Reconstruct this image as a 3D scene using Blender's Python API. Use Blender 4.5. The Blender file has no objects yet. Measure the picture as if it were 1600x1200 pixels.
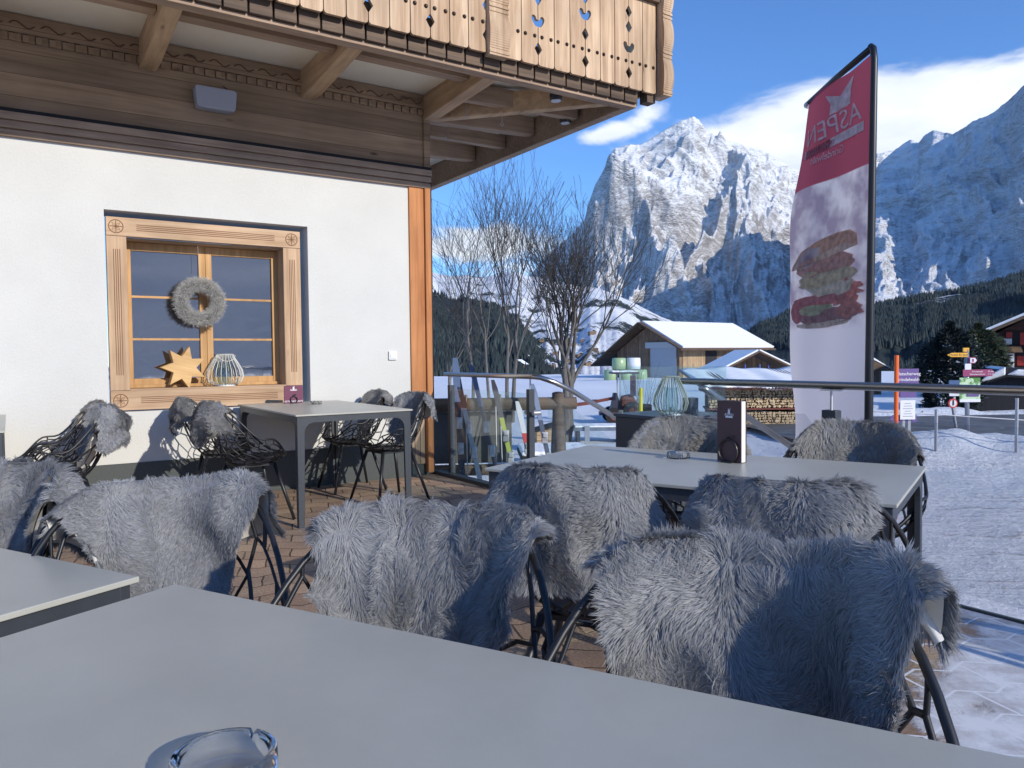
import bpy, bmesh, math, random
import numpy as np
from math import radians as R_, pi, sin, cos
from mathutils import Vector, Matrix, Euler
# ------------------------------------------------------------------ camera, sky, sun
S = bpy.context.scene
COL = S.collection
CAM = Vector((-3.27, -6.801, 1.17))
HEAD, PITCH, ROLL = R_(33.39), -0.0362, -0.0101   # heading clockwise from +Y (the facade runs along X)
cd = bpy.data.cameras.new('camera'); cam = bpy.data.objects.new('camera', cd); COL.objects.link(cam)
cd.sensor_width = 36.0; cd.lens = 36.0 * 1191 / 1600; cd.clip_start = 0.05; cd.clip_end = 60000
def _tob(v):
    c, s = cos(HEAD), sin(HEAD)
    return Vector((c*v[0] + s*v[1], -s*v[0] + c*v[1], v[2]))
_f = Vector((0, cos(PITCH), sin(PITCH))); _u0 = Vector((0, -sin(PITCH), cos(PITCH))); _r0 = Vector((1, 0, 0))
_r = cos(ROLL)*_r0 + sin(ROLL)*_u0; _u = -sin(ROLL)*_r0 + cos(ROLL)*_u0
cr, cu, cf = _tob(_r), _tob(_u), _tob(_f)
M = Matrix((( cr[0], cu[0], -cf[0], CAM[0]), (cr[1], cu[1], -cf[1], CAM[1]), (cr[2], cu[2], -cf[2], CAM[2]), (0, 0, 0, 1)))
cam.matrix_world = M
S.camera = cam
def fromcam(right, fwd, z=0.0):
    """a point given by metres to the right of / ahead of where the photographer sat, as a place on the map"""
    v = _tob((right, fwd, 0)); return Vector((CAM[0]+v[0], CAM[1]+v[1], z))

SUN_EL, SUN_AZ = R_(22.4), R_(102 + 180)          # direction towards the sun, angle from +X
sd = Vector((cos(SUN_AZ)*cos(SUN_EL), sin(SUN_AZ)*cos(SUN_EL), sin(SUN_EL)))
sl = bpy.data.lights.new('sun', 'SUN'); sl.energy = 3.6; sl.angle = R_(0.53); sl.color = (1.0, 0.93, 0.82)
so = bpy.data.objects.new('sun', sl); COL.objects.link(so)
so.rotation_euler = (-sd).to_track_quat('-Z', 'Y').to_euler()
S.view_settings.view_transform = 'Standard'; S.view_settings.look = 'None'
S.view_settings.exposure = 0.32; S.view_settings.gamma = 1.0
S.render.engine = 'CYCLES'
try:
    S.cycles.max_bounces = 8; S.cycles.transparent_max_bounces = 16; S.cycles.volume_bounces = 0
except Exception: pass

W = bpy.data.worlds.new('World'); S.world = W; W.use_nodes = True
nt = W.node_tree; nt.nodes.clear()
def N(nt, t, **k):
    n = nt.nodes.new(t)
    for a, b in k.items():
        if a == 'inp':
            for i, v in b.items(): n.inputs[i].default_value = v
        else: setattr(n, a, b)
    return n
def L(nt, a, b): nt.links.new(a, b)
sky = N(nt, 'ShaderNodeTexSky', sky_type='NISHITA', sun_disc=False, sun_elevation=SUN_EL, altitude=1100, air_density=1.0, dust_density=0.15, ozone_density=3.0)
sky.sun_rotation = math.atan2(sd.x, sd.y)
out = N(nt, 'ShaderNodeOutputWorld'); bg = N(nt, 'ShaderNodeBackground'); bg.inputs[1].default_value = 0.15
tc = N(nt, 'ShaderNodeTexCoord')
def vdir(px, py):
    """direction of a place in the sky"""
    d = cr*((px-800)/1191) + cu*(-(py-600)/1191) + cf
    return d.normalized()
def blob(cx, cy, wx, wy, rot=0.0):
    """soft elliptical region of the sky round a direction; wx, wy in radians"""
    c = vdir(cx, cy); e1 = c.cross(Vector((0, 0, 1))).normalized(); e2 = e1.cross(c).normalized()
    ex = e1*cos(rot) + e2*sin(rot); ey = -e1*sin(rot) + e2*cos(rot)
    outs = []
    for e, w in ((ex, wx), (ey, wy)):
        d = N(nt, 'ShaderNodeVectorMath', operation='DOT_PRODUCT'); L(nt, tc.outputs['Generated'], d.inputs[0]); d.inputs[1].default_value = e/w
        p = N(nt, 'ShaderNodeMath', operation='MULTIPLY'); L(nt, d.outputs['Value'], p.inputs[0]); L(nt, d.outputs['Value'], p.inputs[1]); outs.append(p)
    s_ = N(nt, 'ShaderNodeMath', operation='ADD'); L(nt, outs[0].outputs[0], s_.inputs[0]); L(nt, outs[1].outputs[0], s_.inputs[1])
    m = N(nt, 'ShaderNodeMath', operation='MULTIPLY'); L(nt, s_.outputs[0], m.inputs[0]); m.inputs[1].default_value = -1.0
    ex_ = N(nt, 'ShaderNodeMath', operation='EXPONENT'); L(nt, m.outputs[0], ex_.inputs[0])
    f = N(nt, 'ShaderNodeVectorMath', operation='DOT_PRODUCT'); L(nt, tc.outputs['Generated'], f.inputs[0]); f.inputs[1].default_value = c
    g = N(nt, 'ShaderNodeMath', operation='GREATER_THAN'); L(nt, f.outputs['Value'], g.inputs[0]); g.inputs[1].default_value = 0.0
    r = N(nt, 'ShaderNodeMath', operation='MULTIPLY'); L(nt, ex_.outputs[0], r.inputs[0]); L(nt, g.outputs[0], r.inputs[1])
    return r.outputs[0]
mp = N(nt, 'ShaderNodeMapping'); mp.inputs['Scale'].default_value = (3.0, 3.0, 8.0); L(nt, tc.outputs['Generated'], mp.inputs[0])
nz = N(nt, 'ShaderNodeTexNoise'); nz.inputs['Scale'].default_value = 2.2; nz.inputs['Detail'].default_value = 9; nz.inputs['Roughness'].default_value = 0.56; nz.inputs['Distortion'].default_value = 0.5
L(nt, mp.outputs[0], nz.inputs[0])
acc = None
for b in ((1360, 232, .24, .072, .03, 2.3), (1640, 215, .20, .080, .0, 2.3), (1190, 205, .09, .045, .1, 1.3), (960, 205, .085, .016, .18, .85), (850, 250, .09, .014, .20, .66), (720, 385, .22, .035, .0, .95), (860, 420, .20, .04, .0, .75), (1000, 190, .05, .02, .5, .8), (1450, 60, .2, .05, .3, .30)):
    o = blob(*b[:5]); m = N(nt, 'ShaderNodeMath', operation='MULTIPLY'); L(nt, o, m.inputs[0]); m.inputs[1].default_value = b[5]
    if acc is None: acc = m.outputs[0]
    else:
        a = N(nt, 'ShaderNodeMath', operation='MAXIMUM'); L(nt, acc, a.inputs[0]); L(nt, m.outputs[0], a.inputs[1]); acc = a.outputs[0]
# cloud cover = region + noise, thresholded
a = N(nt, 'ShaderNodeMath', operation='MULTIPLY_ADD'); L(nt, nz.outputs[0], a.inputs[0]); a.inputs[1].default_value = 1.5; a.inputs[2].default_value = -1.15
b = N(nt, 'ShaderNodeMath', operation='ADD'); L(nt, a.outputs[0], b.inputs[0]); L(nt, acc, b.inputs[1])
rm = N(nt, 'ShaderNodeMapRange', interpolation_type='SMOOTHSTEP'); rm.inputs[1].default_value = 0.12; rm.inputs[2].default_value = 0.52; L(nt, b.outputs[0], rm.inputs[0])
nz2 = N(nt, 'ShaderNodeTexNoise'); nz2.inputs['Scale'].default_value = 3.0; nz2.inputs['Detail'].default_value = 6; L(nt, mp.outputs[0], nz2.inputs[0])
ccr = N(nt, 'ShaderNodeValToRGB'); ccr.color_ramp.elements[0].position = .35; ccr.color_ramp.elements[0].color = (4.9, 5.3, 5.9, 1); ccr.color_ramp.elements[1].position = .65; ccr.color_ramp.elements[1].color = (6.4, 6.6, 6.9, 1)
L(nt, nz2.outputs[0], ccr.inputs[0])
tint = N(nt, 'ShaderNodeMixRGB', blend_type='MULTIPLY'); tint.inputs[0].default_value = 1.0; tint.inputs[2].default_value = (0.58, 0.86, 1.20, 1); L(nt, sky.outputs[0], tint.inputs[1])
mx = N(nt, 'ShaderNodeMixRGB'); L(nt, rm.outputs[0], mx.inputs[0]); L(nt, tint.outputs[0], mx.inputs[1]); L(nt, ccr.outputs[0], mx.inputs[2])
L(nt, mx.outputs[0], bg.inputs[0]); L(nt, bg.outputs[0], out.inputs[0])

# ------------------------------------------------------------------ helpers
random.seed(7); RNG = np.random.default_rng(11)
def tag(o, label=None, cat=None, group=None, kind=None):
    if label: o['label'] = label
    if cat: o['category'] = cat
    if group: o['group'] = group
    if kind: o['kind'] = kind
    return o
def empty(name, loc=(0, 0, 0), rz=0.0, label=None, cat=None, group=None):
    o = bpy.data.objects.new(name, None); COL.objects.link(o); o.location = loc; o.rotation_euler = (0, 0, rz)
    o.empty_display_size = 0.1
    return tag(o, label, cat, group)
class MB:
    def __init__(s): s.v = []; s.f = []; s.mi = []; s.cur = 0
    def add(s, vs, fs):
        n = len(s.v); s.v += [tuple(v) for v in vs]; s.f += [tuple(i+n for i in f) for f in fs]; s.mi += [s.cur]*len(fs); return s
    def box(s, c, d, rot=None, rz=0.0, taper=1.0):
        x, y, z = d[0]/2, d[1]/2, d[2]/2
        vs = [Vector((sx*x*(taper if sz > 0 else 1), sy*y*(taper if sz > 0 else 1), sz*z)) for sz in (-1, 1) for sy in (-1, 1) for sx in (-1, 1)]
        m = rot if rot is not None else Matrix.Rotation(rz, 3, 'Z')
        return s.add([m @ v + Vector(c) for v in vs], [(0, 2, 3, 1), (4, 5, 7, 6), (0, 1, 5, 4), (2, 6, 7, 3), (0, 4, 6, 2), (1, 3, 7, 5)])
    def span(s, a, b): # box by two corners
        return s.box([(a[i]+b[i])/2 for i in range(3)], [abs(a[i]-b[i]) for i in range(3)])
    def bar(s, a, b, w, h, up=(0, 0, 1)): # beam from a to b, w wide, h high
        a, b = Vector(a), Vector(b); d = (b-a); ln = d.length; d.normalize(); up = Vector(up)
        if abs(d.dot(up)) > .99: up = Vector((0, 1, 0))
        sx = d.cross(up).normalized(); uz = sx.cross(d).normalized()
        vs = [p + sx*i*w/2 + uz*j*h/2 for p in (a, b) for i, j in ((-1, -1), (1, -1), (1, 1), (-1, 1))]
        return s.add(vs, [(0, 1, 2, 3), (7, 6, 5, 4), (0, 4, 5, 1), (1, 5, 6, 2), (2, 6, 7, 3), (3, 7, 4, 0)])
    def tube(s, pts, r, n=8, closed=False, cap=True):
        pts = [Vector(p) for p in pts]; m = len(pts)
        rs = r if hasattr(r, '__len__') else [r]*m
        up = Vector((0, 0, 1)); rings = []; px = None
        for i, p in enumerate(pts):
            if closed: t = pts[(i+1) % m] - pts[i-1]
            else: t = pts[min(i+1, m-1)] - pts[max(i-1, 0)]
            t = t.normalized() if t.length > 1e-9 else Vector((0, 0, 1))
            if px is None:
                a = up if abs(t.z) < .9 else Vector((1, 0, 0)); px = t.cross(a).normalized()
            px = (px - t*px.dot(t)); px = px.normalized() if px.length > 1e-6 else t.orthogonal().normalized()
            py = t.cross(px)
            rings.append([p + (px*cos(2*pi*k/n) + py*sin(2*pi*k/n))*rs[i] for k in range(n)])
        vs = [v for q in rings for v in q]; fs = []
        for i in range(m if closed else m-1):
            j = (i+1) % m
            for k in range(n): fs.append((i*n+k, i*n+(k+1) % n, j*n+(k+1) % n, j*n+k))
        if cap and not closed: fs += [tuple(range(n))[::-1], tuple((m-1)*n+k for k in range(n))]
        return s.add(vs, fs)
    def lathe(s, prof, c=(0, 0, 0), n=24, cap=True): # prof: (r, z)
        vs = [(c[0]+r*cos(2*pi*k/n), c[1]+r*sin(2*pi*k/n), c[2]+z) for r, z in prof for k in range(n)]
        fs = [(i*n+k, i*n+(k+1) % n, (i+1)*n+(k+1) % n, (i+1)*n+k) for i in range(len(prof)-1) for k in range(n)]
        if cap: fs += [tuple(range(n))[::-1], tuple((len(prof)-1)*n+k for k in range(n))]
        return s.add(vs, fs)
    def prism(s, poly, a, b, fn): # poly of (p,q), extruded from a to b, fn(p,q,h)->xyz
        n = len(poly); vs = [fn(p, q, a) for p, q in poly] + [fn(p, q, b) for p, q in poly]
        return s.add(vs, [tuple(range(n))[::-1], tuple(range(n, 2*n))] + [(i, (i+1) % n, n+(i+1) % n, n+i) for i in range(n)])
    def grid(s, fn, nu, nv, cu=False):
        vs = [fn(i/(nu-1), j/(nv-1)) for j in range(nv) for i in range(nu)]
        return s.add(vs, [(j*nu+i, j*nu+i+1, (j+1)*nu+i+1, (j+1)*nu+i) for j in range(nv-1) for i in range(nu-1)])
    def xf(s, m):
        s.v = [tuple(m @ Vector(v)) for v in s.v]; return s
    def build(s, name, mat, parent=None, smooth=False, bevel=0.0, fix=True, ang=None):
        me = bpy.data.meshes.new(name); me.from_pydata(s.v, [], s.f)
        ms = mat if isinstance(mat, (list, tuple)) else [mat]
        for m in ms: me.materials.append(m)
        if len(ms) > 1: me.polygons.foreach_set('material_index', s.mi)
        if fix:
            b = bmesh.new(); b.from_mesh(me); bmesh.ops.recalc_face_normals(b, faces=b.faces); b.to_mesh(me); b.free()
        if smooth: me.polygons.foreach_set('use_smooth', [True]*len(me.polygons))
        me.update()
        o = bpy.data.objects.new(name, me); COL.objects.link(o)
        if parent is not None: o.parent = parent
        if bevel:
            md = o.modifiers.new('bevel', 'BEVEL'); md.width = bevel; md.segments = 2; md.limit_method = 'ANGLE'; md.angle_limit = R_(35)
        return o
def npmesh(name, V, F, mat, parent=None, smooth=False):
    """V (n,3) array, F (m,k) array"""
    me = bpy.data.meshes.new(name); m, k = F.shape
    me.vertices.add(len(V)); me.vertices.foreach_set('co', np.ascontiguousarray(V, dtype=np.float32).ravel())
    me.loops.add(m*k); me.loops.foreach_set('vertex_index', np.ascontiguousarray(F, dtype=np.int32).ravel())
    me.polygons.add(m); me.polygons.foreach_set('loop_start', np.arange(m, dtype=np.int32)*k)
    try: me.polygons.foreach_set('loop_total', np.full(m, k, dtype=np.int32))
    except Exception: pass
    if smooth: me.polygons.foreach_set('use_smooth', np.ones(m, dtype=bool))
    me.update(calc_edges=True); me.validate()
    me.materials.append(mat)
    o = bpy.data.objects.new(name, me); COL.objects.link(o)
    if parent is not None: o.parent = parent
    return o
def copy_tree(o, parent=None, keep=None):
    c = o.copy(); COL.objects.link(c); c.parent = parent
    for ch in list(o.children): copy_tree(ch, c)
    return c

# ------------------------------------------------------------------ materials
def mat(name, col, rough=0.6, metal=0.0, var=0.0, vscale=5.0, bump=0.0, bscale=60.0, spec=0.5, col2=None, stretch=(1, 1, 1), coat=0.0, detail=6, thr=None, bdist=0.01):
    m = bpy.data.materials.new(name); m.use_nodes = True; t = m.node_tree; p = t.nodes['Principled BSDF']
    p.inputs['Roughness'].default_value = rough; p.inputs['Metallic'].default_value = metal
    p.inputs['Specular IOR Level'].default_value = spec; p.inputs['Coat Weight'].default_value = coat
    c = (*col, 1); p.inputs['Base Color'].default_value = c
    tcn = N(t, 'ShaderNodeTexCoord'); mpn = N(t, 'ShaderNodeMapping'); mpn.inputs['Scale'].default_value = stretch; L(t, tcn.outputs['Object'], mpn.inputs[0])
    if var or col2:
        n = N(t, 'ShaderNodeTexNoise'); n.inputs['Scale'].default_value = vscale; n.inputs['Detail'].default_value = detail; n.inputs['Roughness'].default_value = .6
        L(t, mpn.outputs[0], n.inputs[0])
        r = N(t, 'ShaderNodeValToRGB'); lo, hi = thr if thr else (.3, .7)
        r.color_ramp.elements[0].position = lo; r.color_ramp.elements[1].position = hi
        if col2: r.color_ramp.elements[0].color = c; r.color_ramp.elements[1].color = (*col2, 1)
        else:
            r.color_ramp.elements[0].color = (*[x*(1-var) for x in col], 1); r.color_ramp.elements[1].color = (*[min(1, x*(1+var)) for x in col], 1)
        L(t, n.outputs[0], r.inputs[0]); L(t, r.outputs[0], p.inputs['Base Color'])
    if bump:
        n = N(t, 'ShaderNodeTexNoise'); n.inputs['Scale'].default_value = bscale; n.inputs['Detail'].default_value = 5; L(t, mpn.outputs[0], n.inputs[0])
        bn = N(t, 'ShaderNodeBump'); bn.inputs['Strength'].default_value = bump; bn.inputs['Distance'].default_value = bdist; L(t, n.outputs[0], bn.inputs['Height']); L(t, bn.outputs[0], p.inputs['Normal'])
    return m
def wood(name, c1, c2, axis='X', scale=1.0, rough=0.65, knots=0.25, board=None, seam=(0.05, 0.035, 0.02)):
    """wood with grain running along axis; board = (axis, width) draws board joints"""
    m = bpy.data.materials.new(name); m.use_nodes = True; t = m.node_tree; p = t.nodes['Principled BSDF']
    p.inputs['Roughness'].default_value = rough; p.inputs['Specular IOR Level'].default_value = .25
    tcn = N(t, 'ShaderNodeTexCoord'); mpn = N(t, 'ShaderNodeMapping')
    k = {'X': (.7, 14, 14), 'Y': (14, .7, 14), 'Z': (14, 14, .7)}[axis]
    mpn.inputs['Scale'].default_value = [x*scale for x in k]; L(t, tcn.outputs['Object'], mpn.inputs[0])
    n = N(t, 'ShaderNodeTexNoise'); n.inputs['Scale'].default_value = 1.6; n.inputs['Detail'].default_value = 9; n.inputs['Roughness'].default_value = .62; n.inputs['Distortion'].default_value = .6
    L(t, mpn.outputs[0], n.inputs[0])
    r = N(t, 'ShaderNodeValToRGB'); r.color_ramp.elements[0].position = .32; r.color_ramp.elements[0].color = (*c1, 1); r.color_ramp.elements[1].position = .66; r.color_ramp.elements[1].color = (*c2, 1)
    L(t, n.outputs[0], r.inputs[0])
    big = N(t, 'ShaderNodeTexNoise'); big.inputs['Scale'].default_value = 1.7; big.inputs['Detail'].default_value = 3; L(t, tcn.outputs['Object'], big.inputs[0])
    br = N(t, 'ShaderNodeMapRange'); br.inputs[1].default_value = .3; br.inputs[2].default_value = .7; br.inputs[3].default_value = .78; br.inputs[4].default_value = 1.15; L(t, big.outputs[0], br.inputs[0])
    mu = N(t, 'ShaderNodeMixRGB', blend_type='MULTIPLY'); mu.inputs[0].default_value = 1; L(t, r.outputs[0], mu.inputs[1]); L(t, br.outputs[0], mu.inputs[2]); o = mu.outputs[0]
    if knots:
        vo = N(t, 'ShaderNodeTexVoronoi'); vo.inputs['Scale'].default_value = 1.5; km = N(t, 'ShaderNodeMapping'); km.inputs['Scale'].default_value = {'X': (1.2, 3.5, 3.5), 'Y': (3.5, 1.2, 3.5), 'Z': (3.5, 3.5, 1.2)}[axis]
        L(t, tcn.outputs['Object'], km.inputs[0]); L(t, km.outputs[0], vo.inputs[0])
        kr = N(t, 'ShaderNodeMapRange'); kr.inputs[1].default_value = .03; kr.inputs[2].default_value = .10; kr.inputs[3].default_value = knots; kr.inputs[4].default_value = 0; L(t, vo.outputs['Distance'], kr.inputs[0])
        mk = N(t, 'ShaderNodeMixRGB'); L(t, kr.outputs[0], mk.inputs[0]); L(t, o, mk.inputs[1]); mk.inputs[2].default_value = (c1[0]*.25, c1[1]*.2, c1[2]*.2, 1); o = mk.outputs[0]
    if board:
        ax, w = board; sp = N(t, 'ShaderNodeSeparateXYZ'); L(t, tcn.outputs['Object'], sp.inputs[0])
        d = N(t, 'ShaderNodeMath', operation='DIVIDE'); L(t, sp.outputs['XYZ'.index(ax)], d.inputs[0]); d.inputs[1].default_value = w
        fr = N(t, 'ShaderNodeMath', operation='FRACT'); L(t, d.outputs[0], fr.inputs[0])
        fl = N(t, 'ShaderNodeMath', operation='FLOOR'); L(t, d.outputs[0], fl.inputs[0])
        wn = N(t, 'ShaderNodeTexWhiteNoise', noise_dimensions='1D'); L(t, fl.outputs[0], wn.inputs['W'])
        wr = N(t, 'ShaderNodeMapRange'); wr.inputs[3].default_value = .78; wr.inputs[4].default_value = 1.15; L(t, wn.outputs[0], wr.inputs[0])
        m2 = N(t, 'ShaderNodeMixRGB', blend_type='MULTIPLY'); m2.inputs[0].default_value = 1; L(t, o, m2.inputs[1]); L(t, wr.outputs[0], m2.inputs[2])
        lt = N(t, 'ShaderNodeMath', operation='LESS_THAN'); L(t, fr.outputs[0], lt.inputs[0]); lt.inputs[1].default_value = min(.2, .006/w)
        m3 = N(t, 'ShaderNodeMixRGB'); L(t, lt.outputs[0], m3.inputs[0]); L(t, m2.outputs[0], m3.inputs[1]); m3.inputs[2].default_value = (*seam, 1); o = m3.outputs[0]
    L(t, o, p.inputs['Base Color'])
    bn = N(t, 'ShaderNodeBump'); bn.inputs['Strength'].default_value = .35; bn.inputs['Distance'].default_value = .004; L(t, n.outputs[0], bn.inputs['Height']); L(t, bn.outputs[0], p.inputs['Normal'])
    return m
def glassmat(name, tint=(0.92, 0.97, 0.97), refl=0.12, rough=0.0, fac=None):
    """thin pane: mostly clear, with reflections that grow at grazing angles"""
    m = bpy.data.materials.new(name); m.use_nodes = True; t = m.node_tree; t.nodes.clear()
    o = N(t, 'ShaderNodeOutputMaterial'); tr = N(t, 'ShaderNodeBsdfTransparent'); tr.inputs[0].default_value = (*tint, 1)
    gl = N(t, 'ShaderNodeBsdfGlossy'); gl.inputs['Roughness'].default_value = rough
    lw = N(t, 'ShaderNodeLayerWeight'); lw.inputs[0].default_value = .5; pw = N(t, 'ShaderNodeMath', operation='POWER'); L(t, lw.outputs['Facing'], pw.inputs[0]); pw.inputs[1].default_value = 4.5
    a = N(t, 'ShaderNodeMath', operation='MULTIPLY_ADD'); L(t, pw.outputs[0], a.inputs[0]); a.inputs[1].default_value = .75; a.inputs[2].default_value = refl*.35; a.use_clamp = True
    mx = N(t, 'ShaderNodeMixShader'); L(t, a.outputs[0], mx.inputs[0]); L(t, tr.outputs[0], mx.inputs[1]); L(t, gl.outputs[0], mx.inputs[2]); L(t, mx.outputs[0], o.inputs[0])
    return m
def flat(name, col, rough=.6): return mat(name, col, rough, var=.06, vscale=8)
# ------------------------------------------------------------------ shared materials
m_plaster = mat('white_plaster', (.575, .575, .545), .85, var=.045, vscale=1.6, bump=.5, bscale=60, bdist=.006)
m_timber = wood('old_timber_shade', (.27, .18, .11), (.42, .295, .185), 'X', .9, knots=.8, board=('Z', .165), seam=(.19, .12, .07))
m_beam = wood('old_timber_beam', (.27, .18, .12), (.42, .30, .205), 'X', 1.3, knots=.3)
m_beamY = wood('joist_timber', (.38, .245, .135), (.56, .385, .23), 'Y', .8, knots=.6)
m_frame = wood('window_surround_wood', (.38, .24, .14), (.58, .41, .265), 'Z', .9, knots=.4)
m_frameX = wood('window_surround_wood_flat', (.38, .24, .14), (.58, .41, .265), 'X', .9, knots=.4)
m_sash = wood('golden_sash_wood', (.42, .23, .09), (.60, .36, .16), 'Z', .8, knots=.0)
m_post = wood('orange_post_wood', (.34, .13, .045), (.56, .25, .10), 'Z', .7, knots=.3)
m_plank = wood('weathered_planks', (.33, .205, .115), (.62, .45, .29), 'Z', .8, knots=.5)
m_blocks = wood('dark_weathered_wood', (.06, .04, .028), (.17, .115, .075), 'X', 1.2, knots=.0)
m_ceil = mat('white_soffit_panels', (.84, .76, .60), .8, var=.03)
m_granite = mat('dark_granite', (.045, .055, .055), .45, var=.55, vscale=160, detail=3, bump=.1, bscale=200)
m_black = mat('black_powder_coat', (.012, .013, .016), .42, var=.15, vscale=40)
m_tableleg = mat('anthracite_metal', (.035, .042, .052), .45, var=.08, vscale=30)
m_steel = mat('brushed_steel', (.42, .40, .38), .28, metal=1.0, var=.06, vscale=60, stretch=(1, 1, 1))
m_alu = mat('grey_aluminium', (.5, .5, .52), .4, metal=.9)
m_dark = mat('dark_gap', (.01, .01, .012), .8)
m_stud = mat('iron_stud', (.03, .02, .016), .45, metal=.6)
m_carve = mat('carved_line_wood', (.12, .06, .03), .8)
m_glass = glassmat('clear_glass')
m_smoke = glassmat('smoked_glass', tint=(.93, .94, .95), refl=.15)
m_white = mat('white_paint', (.75, .76, .76), .5)
m_snow = mat('snow', (.83, .86, .90), .75, var=.035, vscale=1.2, bump=.8, bscale=7, bdist=.06, detail=8)
m_roofsnow = mat('roof_snow', (.85, .87, .90), .8, var=.03, vscale=2, bump=.4, bscale=4, bdist=.05)

# ------------------------------------------------------------------ the chalet (facade in the plane y = 0)
ch = empty('chalet', (0, 0, 0), label='white plastered chalet with carved wooden balcony and timber beam over the terrace', cat='building')
XL = -7.5
wx0, wx1, wz0, wz1 = -2.615, -.985, .755, 2.36     # recess of the window
b = MB()
b.span((XL, 0, .343), (wx0, .35, 2.83)); b.span((wx1, 0, .343), (.02, .35, 2.83)); b.span((wx0, 0, .343), (wx1, .35, wz0)); b.span((wx0, 0, wz1), (wx1, .35, 2.83))
b.span((XL, .35, .0), (XL+.3, 7, 2.83)); b.span((-.2, .37, .0), (.2, 7, 2.83))
b.build('wall', m_plaster, ch)
MB().span((XL, -.012, 0), (.02, .30, .341)).build('plinth', m_granite, ch)
b = MB(); b.span((.022, .012, .11), (.205, .35, .62)); b.build('wall_cladding', wood('grey_cladding', (.22, .15, .10), (.36, .27, .19), 'Z', 1, board=('X', .06)), ch)
MB().span((.022, .03, 0), (.205, .35, .108)).build('plinth', m_granite, ch)
b = MB(); b.span((.022, -.02, .622), (.18, .35, 2.829)); b.build('corner_board', m_post, ch, bevel=.006)
MB().span((.182, -.045, .02), (.245, .36, 2.829)).build('corner_post', m_post, ch, bevel=.008)
MB().span((.247, -.03, .0), (.262, .36, 3.0)).build('drip_edge', m_dark, ch)
# beam under the timber storey, with grooves
b = MB(); z = 2.831
for h, d in ((.045, .035), (.012, .02), (.05, .05), (.010, .035), (.055, .065)): b.span((XL, -d, z), (.252, .30, z+h-.0005)); z += h
b.build('beam', m_beam, ch)
MB().span((XL, -.045, 3.006), (.255, .3, 3.035)).build('shadow_gap', m_dark, ch)
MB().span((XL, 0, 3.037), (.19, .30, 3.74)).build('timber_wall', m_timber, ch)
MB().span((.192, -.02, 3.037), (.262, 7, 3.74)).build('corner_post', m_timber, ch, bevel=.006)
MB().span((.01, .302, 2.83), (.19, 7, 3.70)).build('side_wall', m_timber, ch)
# carved frieze: wavy moulding and dentils
b = MB()
b.span((XL, -.028, 3.60), (.19, -.001, 3.735))
n = 90
for i in range(n):
    x = XL + (i+.5)*(.19-XL)/n
    b.box((x, -.018, 3.562), (.038, .034, .05)); b.box((x+.04, -.010, 3.568), (.04, .018, .06))
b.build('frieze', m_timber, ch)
b = MB()
for i in range(38):
    x = XL + .1 + i*.2
    b.tube([(x+t*.16, -.031, 3.66+.022*sin(t*2*pi)) for t in np.linspace(0, 1, 7)], .005, 4)
b.build('carving', m_carve, ch)
# soffit and joists of the wrap-round balcony
BX, BY, BZ = 1.63, -1.50, 3.45
b = MB(); b.span((XL, BY+.09, 3.742), (BX-.09, 0, 3.78)); b.span((.19, .0, 3.742), (BX-.09, 7, 3.78)); b.build('soffit', m_ceil, ch)
for x in (-4.89, -3.58, -2.27, -.96):
    MB().prism([(0, 3.50), (0, 3.74), (BY+.10, 3.74), (BY+.10, 3.585), (-.25, 3.50)], x-.065, x+.065, lambda p, q, h: (h, p, q)).build('joist', m_beamY, ch, bevel=.008)
for y in (.05, 1.30, 2.6, 4.0):
    MB().prism([(.262, 3.50), (.262, 3.74), (BX-.10, 3.74), (BX-.10, 3.555)], y-.06, y+.06, lambda p, q, h: (p, h, q)).build('joist', m_beam, ch, bevel=.008)
MB().prism([(0, 3.50), (0, 3.74), (BY+.10, 3.74), (BY+.10, 3.56)], .19, .32, lambda p, q, h: (h, p, q)).build('joist', m_beamY, ch, bevel=.008)
MB().bar((.30, -.03, 3.60), (BX-.14, BY+.14, 3.60), .10, .2).build('joist', m_beamY, ch, bevel=.008)
MB().bar((.33, .62, 3.62), (BX-.1, .62, 3.62), .09, .14).build('joist', m_beam, ch)
MB().bar((.33, -.55, 3.64), (BX-.12, -.75, 3.60), .09, .16).build('joist', m_beam, ch)
b = MB()
for x0, x1 in ((XL, -4.96), (-4.82, -3.65), (-3.51, -2.34), (-2.20, -1.03), (-.89, .185)): b.span((x0, -.92, 3.62), (x1, -.80, 3.738))
b.build('purlin', m_beam, ch)
# fascia
b = MB(); b.span((XL, BY, BZ), (BX, BY+.10, BZ+.03)); b.span((BX-.10, BY+.101, BZ), (BX, 7, BZ+.03)); b.span((XL, BY+.01, BZ+.03), (BX-.01, BY+.08, 3.78)); b.span((BX-.08, BY+.08, BZ+.03), (BX-.01, 7, 3.78))
b.build('fascia', m_beam, ch, bevel=.004)
b = MB(); x = BX - .01
while x > XL: b.span((x-.158, BY-.035, BZ+.031), (x-.006, BY+.009, 3.70)); x -= .1663
y = BY+.02
while y < 6.9: b.span((BX-.009, y, BZ+.031), (BX+.03, y+.15, 3.70)); y += .1663
b.build('edge_block', m_blocks, ch, bevel=.003)
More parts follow.
